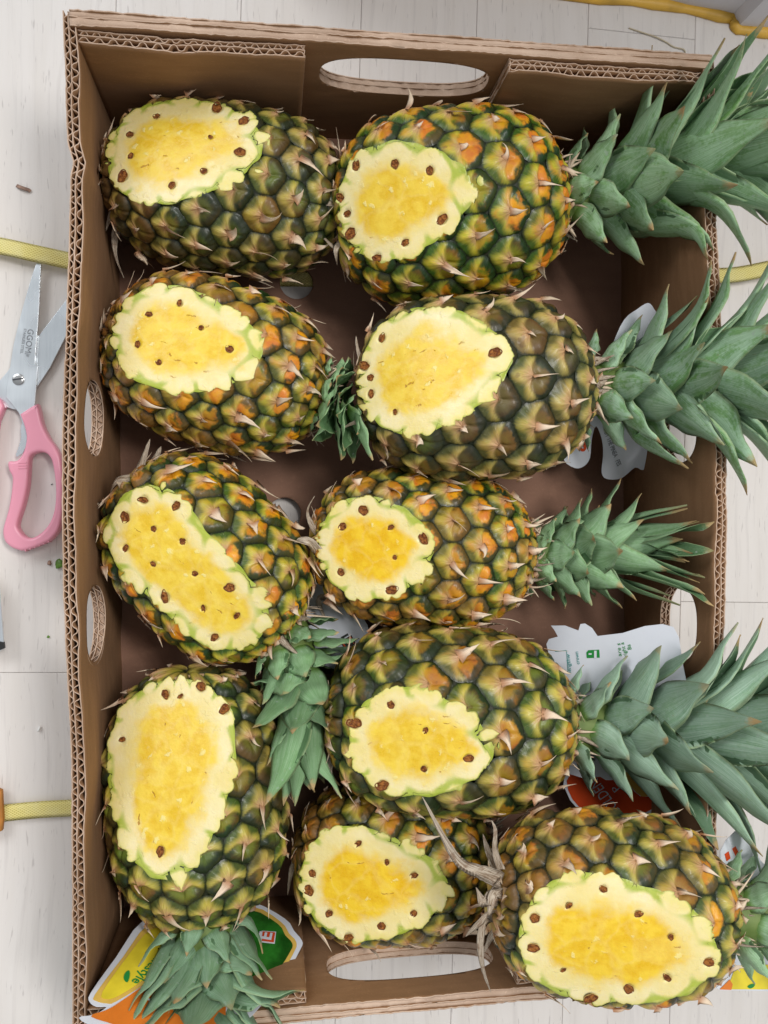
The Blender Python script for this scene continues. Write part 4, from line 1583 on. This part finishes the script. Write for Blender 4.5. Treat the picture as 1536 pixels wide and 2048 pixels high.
    for (qx, qy, rp, asp, rot) in pits:
        a = np.linspace(0, 2 * np.pi, 24, endpoint=False)
        rings = [(0.0, -0.0007), (0.3, -0.0005), (0.55, -0.0007), (0.78, -0.0006), (0.92, -0.0002), (1.0, 0.00005), (1.1, -0.0003)]
        sd = fr.rg.uniform(0, 6)
        point = 1 + 0.38 * np.maximum(0, np.cos(a - sd)) ** 5 + 0.10 * np.sin(2 * a + 3 * sd) + 0.07 * np.sin(5 * a + sd)
        Vp, Ap = [], []
        for r_, z_ in rings:
            ex_, ey_ = rp * r_ * np.cos(a) * point, rp * asp * r_ * np.sin(a) * point
            xx = qx + ex_ * math.cos(rot) - ey_ * math.sin(rot)
            yy = qy + ex_ * math.sin(rot) + ey_ * math.cos(rot)
            bmp = 0.0003 * np.sin(3 * a + sd) * (1 if 0.2 < r_ < 0.8 else 0)
            Vp.append(onflesh(xx, yy) + (z_ * min(1, rp / 0.003) + bmp)[:, None] * fr.n)
            Ap.append(np.stack([np.full(24, r_ / 1.1), a, np.full(24, sd)], -1))
        Vp = np.stack(Vp, 1).reshape(-1, 3); Ap = np.stack(Ap, 1).reshape(-1, 3)
        link("seed_pit", mesh_from("seed_pit", Vp, grid_faces(24, 7, True), {"lf": Ap}), MT['pit'], fo)
    # corky stem scar at the base
    a = np.linspace(0, 2 * np.pi, 28, endpoint=False)
    Vs, Fs = [], []
    for r_, xo in ((0.019, 0.006), (0.018, 0.0015), (0.012, 0.0012), (0.010, 0.003), (0.0005, 0.003)):
        wob_ = 1 + 0.08 * np.sin(3 * a + k) + 0.05 * np.sin(7 * a)
        Vs.append(np.stack([np.full(28, -fr.L / 2 + xo), r_ * wob_ * np.cos(a), r_ * wob_ * np.sin(a)], -1))
    Vs = np.stack(Vs, 1).reshape(-1, 3)
    g = fr.g(Vs)
    if g.max() < 0:
        link("stem_scar", mesh_from("stem_scar", Vs, grid_faces(28, 5, True)), MT['stemcork'], root)
    # dry papery collar where the crown begins
    for j in range(34):
        ph = fr.rg.uniform(0, 6.28)
        lpos = fr.l[-1] - fr.rg.uniform(0.012, 0.026)
        c = fr.surf(np.array([lpos]), np.array([ph]), np.array([0.001]))[0]
        if fr.g(c[None])[0] > -0.001:
            continue
        rad = np.array([0, math.sin(ph), math.cos(ph)])
        e = fr.rg.uniform(0.25, 1.1)
        d0 = np.array([math.cos(e), 0, 0]) + rad * math.sin(e)
        ln = fr.rg.uniform(0.006, 0.013)
        tt = np.linspace(0, 1, 8)[:, None]
        path = c + d0 * ln * tt + np.array([1.0, 0, 0]) * 0.3 * ln * tt ** 2 + fr.rg.normal(0, 0.004, 3) * tt ** 2
        sd = np.cross(rad, d0); sd /= np.linalg.norm(sd)
        nn = np.cross(d0, sd)
        v, f, a_ = blade_strip(path, np.broadcast_to(sd, path.shape), np.broadcast_to(nn, path.shape), fr.rg.uniform(0.003, 0.0075), 0.0002, lambda t: np.maximum(1 - t, 0.02) ** 0.7, fr.rg.uniform(0, 30), 0.3)
        link("collar_bract", mesh_from("collar_bract", v, f, {"lf": a_}), MT['bract' if j % 3 else 'dry'], root)
    return fr, root


FRUITS = {}
for k in FR:
    FRUITS[k] = build_fruit(k)

# crowns: pitch, yaw (local), length, leaves, spread, scale, seed
CR = {
 2: dict(width=1.28, pitch=0.50, yaw=0.02, length=0.18, n=60, spread=1.15, scale=1.0, seed=2, blot=0.80, blue=0.30),
 3: dict(dark=0.10, plan=True, pitch=0.60, yaw=-0.20, length=0.072, n=50, spread=1.5, scale=0.88, width=1.15, start=-0.002, lift=0.010, seed=3, blot=0.20, blue=0.00, fresh=1),
 4: dict(width=1.28, pitch=0.46, yaw=0.06, length=0.18, n=62, spread=1.2, scale=1.0, seed=4, blot=0.70, blue=0.65),
 5: dict(dark=0.65, pitch=0.25, yaw=-0.62, length=0.125, n=60, spread=1.15, scale=1.05, seed=5, blot=0.25, blue=0.10, fresh=1),
 6: dict(dark=0.25, pitch=0.25, yaw=0.20, width=1.15, length=0.102, n=54, spread=1.1, scale=0.98, seed=6, blot=0.40, blue=0.20),
 7: dict(dark=0.72, pitch=0.80, yaw=0.13, length=0.150, n=66, spread=1.2, scale=1.05, start=-0.012, lift=0.012, seed=7, blot=0.25, blue=0.70),
 8: dict(width=1.25, dark=0.15, pitch=0.42, yaw=0.13, length=0.19, n=62, spread=1.2, scale=1.0, seed=8, blot=0.25, blue=1.00),
 10: dict(pitch=0.15, yaw=0.1, length=0.15, n=48, spread=1.15, scale=1.0, seed=10, blot=0.40, blue=0.40),
}
for k, d in CR.items():
    build_crown(FRUITS[k][0], FRUITS[k][1], **d)


# dead leaves at the fruit bases
def dead_leaf(k, pts, width, seed, twist=0.0, mat='dry', prof=None):
    fr, root = FRUITS[k]
    W3 = np.array([at(u, v, z) for u, v, z in pts])
    P = densify((W3 - fr.C) @ fr.B, 34)
    T = np.gradient(P, axis=0); T /= np.linalg.norm(T, axis=1)[:, None]
    up = np.array([0, 0, 1.0])
    S = np.cross(up, T); S /= np.linalg.norm(S, axis=1)[:, None] + 1e-9
    N = np.cross(T, S)
    tw = (twist * np.linspace(0, 1, 34))[:, None] + 0.4 * np.sin(np.linspace(0, 5, 34) + seed)[:, None]
    S, N = S * np.cos(tw) + N * np.sin(tw), N * np.cos(tw) - S * np.sin(tw)
    v, f, a = blade_strip(P, S, N, width, 0.0003, prof or (lambda t: np.maximum(1 - t, 0.02) ** 0.8 * (0.95 + rng.uniform(-0.09, 0.05, len(t)))), seed, -0.25)
    link("dead_leaf", mesh_from("dead_leaf", v, f, {"lf": a}), MT[mat], root)


for args in [
    (10, [(1004, 1762, 0.165), (965, 1745, 0.178), (920, 1722, 0.185), (885, 1668, 0.188), (845, 1594, 0.185)], 0.011, 1.0),
    (10, [(1006, 1795, 0.16), (982, 1790, 0.172), (962, 1800, 0.178), (952, 1775, 0.180)], 0.016, 2.0, 0.8),
    (10, [(1004, 1830, 0.155), (978, 1822, 0.170), (955, 1845, 0.172), (932, 1872, 0.165)], 0.013, 3.0, -0.5),
    (10, [(985, 1828, 0.160), (964, 1848, 0.166), (960, 1890, 0.164), (967, 1940, 0.158), (982, 1985, 0.150)], 0.0075, 4.0),
    (10, [(1008, 1845, 0.150), (985, 1870, 0.156), (968, 1905, 0.150)], 0.008, 5.0, 0.6),
    (10, [(1000, 1738, 0.165), (988, 1700, 0.172), (990, 1660, 0.175), (983, 1640, 0.175)], 0.006, 6.0),
    (10, [(995, 1742, 0.160), (978, 1705, 0.165), (966, 1668, 0.165)], 0.008, 7.0),
    (10, [(1002, 1770, 0.165), (985, 1790, 0.175), (978, 1830, 0.176)], 0.014, 7.5, 0.4),
    (5, [(272, 975, 0.075), (284, 935, 0.082), (300, 878, 0.085)], 0.011, 8.0),
    (5, [(300, 955, 0.07), (312, 920, 0.072), (322, 893, 0.07)], 0.010, 8.5),
    (5, [(280, 962, 0.085), (255, 958, 0.092), (232, 966, 0.090), (220, 992, 0.085)], 0.009, 9.0, 0.8),
    (6, [(642, 1075, 0.075), (624, 1052, 0.082), (614, 1022, 0.085), (629, 992, 0.085)], 0.006, 10.0, 0.7),
    (6, [(642, 1108, 0.08), (622, 1085, 0.092), (602, 1080, 0.092), (586, 1088, 0.085)], 0.009, 11.0, -0.6),
    (6, [(650, 1192, 0.05), (638, 1200, 0.055), (645, 1225, 0.05), (655, 1245, 0.05)], 0.006, 11.5),
    (2, [(690, 505, 0.07), (665, 495, 0.085), (650, 480, 0.085), (640, 472, 0.082)], 0.007, 12.0, 0.8),
    (2, [(688, 480, 0.08), (672, 500, 0.088), (674, 530, 0.08)], 0.006, 13.0),
    (2, [(680, 415, 0.085), (660, 408, 0.095), (643, 412, 0.092)], 0.006, 13.5),
    (1, [(240, 330, 0.06), (212, 340, 0.062), (205, 300, 0.062), (198, 268, 0.060)], 0.006, 14.0),
    (1, [(242, 385, 0.06), (225, 420, 0.066), (212, 462, 0.062)], 0.008, 15.0),
    (1, [(250, 430, 0.055), (232, 465, 0.058), (232, 510, 0.055), (248, 556, 0.050)], 0.008, 16.0, 0.5),
    (4, [(730, 812, 0.085), (726, 838, 0.098), (700, 850, 0.098), (670, 864, 0.090)], 0.007, 17.0, 0.5),
    (4, [(728, 740, 0.09), (715, 700, 0.092), (712, 672, 0.09)], 0.005, 17.5),
    (9, [(602, 1700, 0.06), (584, 1740, 0.068), (575, 1790, 0.062)], 0.007, 18.0),
    (8, [(668, 1500, 0.09), (660, 1545, 0.098), (676, 1590, 0.095)], 0.007, 19.0, 0.4),
    (8, [(668, 1430, 0.09), (655, 1470, 0.096), (660, 1515, 0.09)], 0.007, 19.5),
    (3, [(222, 640, 0.06), (205, 660, 0.066), (198, 700, 0.06)], 0.007, 20.0),
]:
    dead_leaf(*args[:4], *(args[4:] if len(args) > 4 else ()))


# ------------------------------------------------------------------ fruit tags
class Tag:
    def __init__(self, label, pl, outline, mat='tagwhite', sm=3):
        self.pl = pl
        A, n = pl
        X = np.cross([0, 1.0, 0], n); X /= np.linalg.norm(X)
        Y = np.cross(n, X)
        self.X, self.Y, self.n = X, Y, n
        c = np.mean([on_plane(u, v, A, n) for u, v in outline], 0)
        self.c = c
        self.root = thing("fruit_tag", label, "fruit tag", tuple(c), "printed fruit tags on the pineapple crowns", (X, Y, n))
        self.sheet("card", outline, mat, 0, sm, 0.0002)

    def loc(self, pts):
        out = []
        for u, v in pts:
            p = on_plane(u, v, self.pl[0], self.pl[1]) - self.c
            out.append((p @ self.X, p @ self.Y))
        return out

    def sheet(self, name, pts, mat, lift, sm=3, th=0.00004):
        me = outline_mesh(name, [self.loc(smooth_loop(pts, sm) if sm > 1 else pts)], th)
        o = link(name, me, MT[mat], self.root)
        o.location = (0, 0, lift)
        return o

    def text(self, body, a, b, mat, lift=0.0008, size=0.01, bold=0.0, squash=1.0):
        return place_text(body, size, a, b, lift, self.root, MT[mat], self.pl, bold, squash=squash)


# A: colourful tag under the lower left crown

T = Tag("colourful yellow, orange and green printed tag under the lower left crown", plA,
        [(290, 1838), (232, 1915), (182, 1985), (179, 2003), (193, 2013), (214, 2014), (188, 2030), (158, 2036), (200, 2060), (330, 2120), (470, 2060), (560, 1965), (600, 1900), (604, 1882), (588, 1862), (570, 1838), (500, 1803), (400, 1800)])
T.sheet("yellow_print", [(296, 1850), (246, 1915), (190, 1990), (192, 2003), (214, 2008), (232, 2004), (300, 1960), (345, 1900), (350, 1850)], 'taggold', 0.0004)
T.sheet("yellow_print", [(300, 1862), (262, 1905), (205, 1985), (212, 2000), (240, 1992), (300, 1950), (345, 1890), (340, 1858)], 'tagyellow', 0.0007)
T.sheet("orange_print", [(345, 1880), (300, 1958), (242, 2004), (212, 2022), (182, 2035), (240, 2055), (340, 2100), (450, 2050), (420, 1920)], 'tagorange', 0.0006)
T.sheet("green_print", [(505, 1815), (562, 1845), (578, 1868), (592, 1884), (588, 1905), (550, 1958), (480, 1960), (440, 1850)], 'taggold', 0.0004)
T.sheet("green_print", [(500, 1822), (556, 1850), (570, 1872), (584, 1888), (580, 1905), (545, 1950), (480, 1950), (440, 1855)], 'taggreen', 0.0007)
T.text("healthy", (352, 1866), (317, 1908), 'tagdark', 0.0012, 0.009, 0.0001)
T.text("lifestyle", (311, 1916), (262, 1966), 'textgreen', 0.0012, 0.009, 0.0001)
T.sheet("leaf_print", [(247, 1959), (250, 1949), (258, 1944), (259, 1955), (255, 1967), (250, 1966)], 'textgreen', 0.0012)
T.sheet("letter_plate", [(523, 1864), (552, 1866), (549, 1890), (520, 1887)], 'tagwhite', 0.0010, 1)
T.sheet("letter_plate", [(525, 1866), (550, 1868), (547, 1888), (523, 1885)], 'tagred', 0.0013, 1)
T.text("E", (541, 1884), (544, 1870), 'tagwhite', 0.0016, 0.012, 0.0003)
T.text("T", (301, 1995), (290, 2008), 'tagwhite', 0.0012, 0.007, 0.0002)
# B: white tag under the grey brown pineapple's crown
plB = plane3((1140, 900, 0.045), (1240, 940, 0.04), (1280, 620, 0.09))
T = Tag("white tag with red letters under the grey brown pineapple's crown", plB,
        [(1128, 920), (1150, 936), (1168, 932), (1180, 915), (1183, 880), (1192, 852), (1204, 880), (1206, 912), (1203, 940), (1208, 955), (1225, 959), (1245, 955), (1270, 935), (1286, 940), (1304, 920), (1320, 905), (1340, 860), (1330, 760), (1322, 650), (1308, 618), (1296, 606), (1275, 618), (1248, 640), (1225, 690), (1195, 780), (1160, 850), (1140, 890)], sm=3)
T.text("S", (1159, 900), (1171, 901), 'tagred', 0.0008, 0.012, 0.0006)
T.text("a", (1164, 888), (1175, 889), 'tagred', 0.0008, 0.012, 0.0006)
T.text("S", (1165, 877), (1176, 878), 'tagred', 0.0008, 0.012, 0.0006)
T.text("A", (1170, 864), (1180, 864), 'tagred', 0.0008, 0.012, 0.0006)
T.text("OY THE PINEA   PES", (1207, 864), (1234, 932), 'steelprint', 0.0008, 0.005)
# C: white jagged tag
plC = plane3((1110, 1300, 0.06), (1330, 1270, 0.115), (1120, 1500, 0.055))
T = Tag("white jagged edged tag with small green print under the long crown", plC,
        [(1093, 1288), (1098, 1278), (1116, 1273), (1109, 1260), (1102, 1251), (1130, 1251), (1157, 1261), (1161, 1248), (1170, 1247), (1184, 1256), (1195, 1272), (1245, 1266), (1290, 1252), (1325, 1248), (1347, 1254), (1358, 1275), (1366, 1330), (1385, 1420), (1386, 1520), (1372, 1535), (1345, 1530), (1310, 1520), (1250, 1545), (1232, 1543), (1225, 1560), (1212, 1560), (1200, 1553), (1170, 1557), (1140, 1548), (1125, 1530), (1110, 1420), (1105, 1340)], sm=1)
for a, b in (((1110, 1302), (1133, 1300)), ((1133, 1300), (1136, 1345))):
    T.sheet("frame_print", [(a[0], a[1]), (b[0], b[1]), (b[0] + 1.2, b[1] + 1.2), (a[0] + 1.2, a[1] + 1.2)], 'textteal', 0.0004, 1)
T.sheet("badge_print", [(1174, 1316), (1173, 1305), (1177, 1300), (1199, 1299), (1200, 1315)], 'textgreen', 0.0004, 1)
T.sheet("badge_print", [(1178, 1309), (1178, 1306), (1184, 1306), (1184, 1309)], 'tagwhite', 0.0007, 1)
T.sheet("badge_print", [(1189, 1316), (1189, 1301), (1194, 1301), (1194, 1316)], 'tagwhite', 0.0007, 1)
T.text("lengthw", (1143, 1345), (1140, 1308), 'textteal', 0.0006, 0.004)
T.text("crown", (1160, 1328), (1157, 1303), 'textteal', 0.0006, 0.004)
T.text("are s", (1244, 1312), (1241, 1286), 'textgreen', 0.0006, 0.004)
T.text("right a", (1256, 1312), (1248, 1284), 'textgreen', 0.0006, 0.004)
T.text("Ba", (1264, 1298), (1261, 1288), 'textgreen', 0.0006, 0.004)
# D: red golden tag below it
plD = plane3((1150, 1560, 0.035), (1330, 1560, 0.06), (1250, 1640, 0.05))
T = Tag("dark red tag lettered GOLDEN between the two lower right pineapples", plD,
        [(1130, 1545), (1200, 1530), (1300, 1500), (1342, 1520), (1348, 1548), (1338, 1575), (1315, 1588), (1330, 1592), (1343, 1594), (1340, 1606), (1322, 1616), (1280, 1640), (1200, 1650), (1140, 1600)], sm=2)
T.sheet("red_print", [(1140, 1548), (1220, 1540), (1250, 1560), (1280, 1592), (1318, 1590), (1330, 1598), (1310, 1614), (1270, 1632), (1200, 1640), (1145, 1598)], 'tagred', 0.0004)
T.sheet("gold_print", [(1225, 1540), (1300, 1512), (1332, 1525), (1338, 1548), (1328, 1570), (1306, 1586), (1282, 1592), (1252, 1562)], 'taggold', 0.0005)
T.text("GOLDEN", (1244, 1624), (1195, 1556), 'tagwhite', 0.0009, 0.012)
T.text("P", (1240, 1576), (1233, 1568), 'tagwhite', 0.0009, 0.008)
# E: tag in the middle
plE = plane3((640, 1180, 0.035), (720, 1290, 0.045), (580, 1300, 0.04))
T = Tag("white tag with dark red letter E between the middle crown and orange pineapple", plE,
        [(622, 1150), (645, 1140), (690, 1190), (735, 1250), (732, 1285), (710, 1320), (660, 1340), (600, 1300), (580, 1240)])
T.sheet("letter_plate", [(680, 1283), (703, 1270), (712, 1287), (690, 1301)], 'tagdark', 0.0004, 1)
T.sheet("letter_plate", [(683, 1284), (702, 1273), (709, 1287), (691, 1298)], 'tagred', 0.0006, 1)
T.text("E", (693, 1295), (707, 1287), 'tagdark', 0.0009, 0.012, 0.0003)
# F: tag of the corner pineapple
plF = plane3((1470, 1690, 0.13), (1536, 1690, 0.12), (1490, 1960, 0.13))
T = Tag("white tag with yellow and orange print under the lower right corner crown", plF,
        [(1440, 1702), (1452, 1680), (1470, 1662), (1486, 1655), (1500, 1664), (1520, 1720), (1600, 1800), (1600, 1985), (1536, 1982), (1440, 1980), (1432, 1975), (1455, 1955), (1470, 1925), (1440, 1850)], sm=1)
T.sheet("yellow_print", [(1470, 1932), (1500, 1928), (1600, 1930), (1600, 1980), (1536, 1978), (1462, 1978), (1458, 1965)], 'tagyellow', 0.0005, 1)
T.sheet("orange_print", [(1458, 1958), (1464, 1968), (1461, 1979), (1438, 1978)], 'tagorange', 0.0006, 1)
T.sheet("leaf_print", [(1493, 1972), (1500, 1967), (1508, 1967), (1505, 1973), (1498, 1976)], 'textgreen', 0.0008)
T.sheet("red_print", [(1463, 1697), (1470, 1692), (1478, 1708), (1472, 1716)], 'tagred', 0.0005, 1)
T.sheet("red_print", [(1448, 1708), (1456, 1702), (1460, 1716), (1452, 1722)], 'tagred', 0.0005, 1)
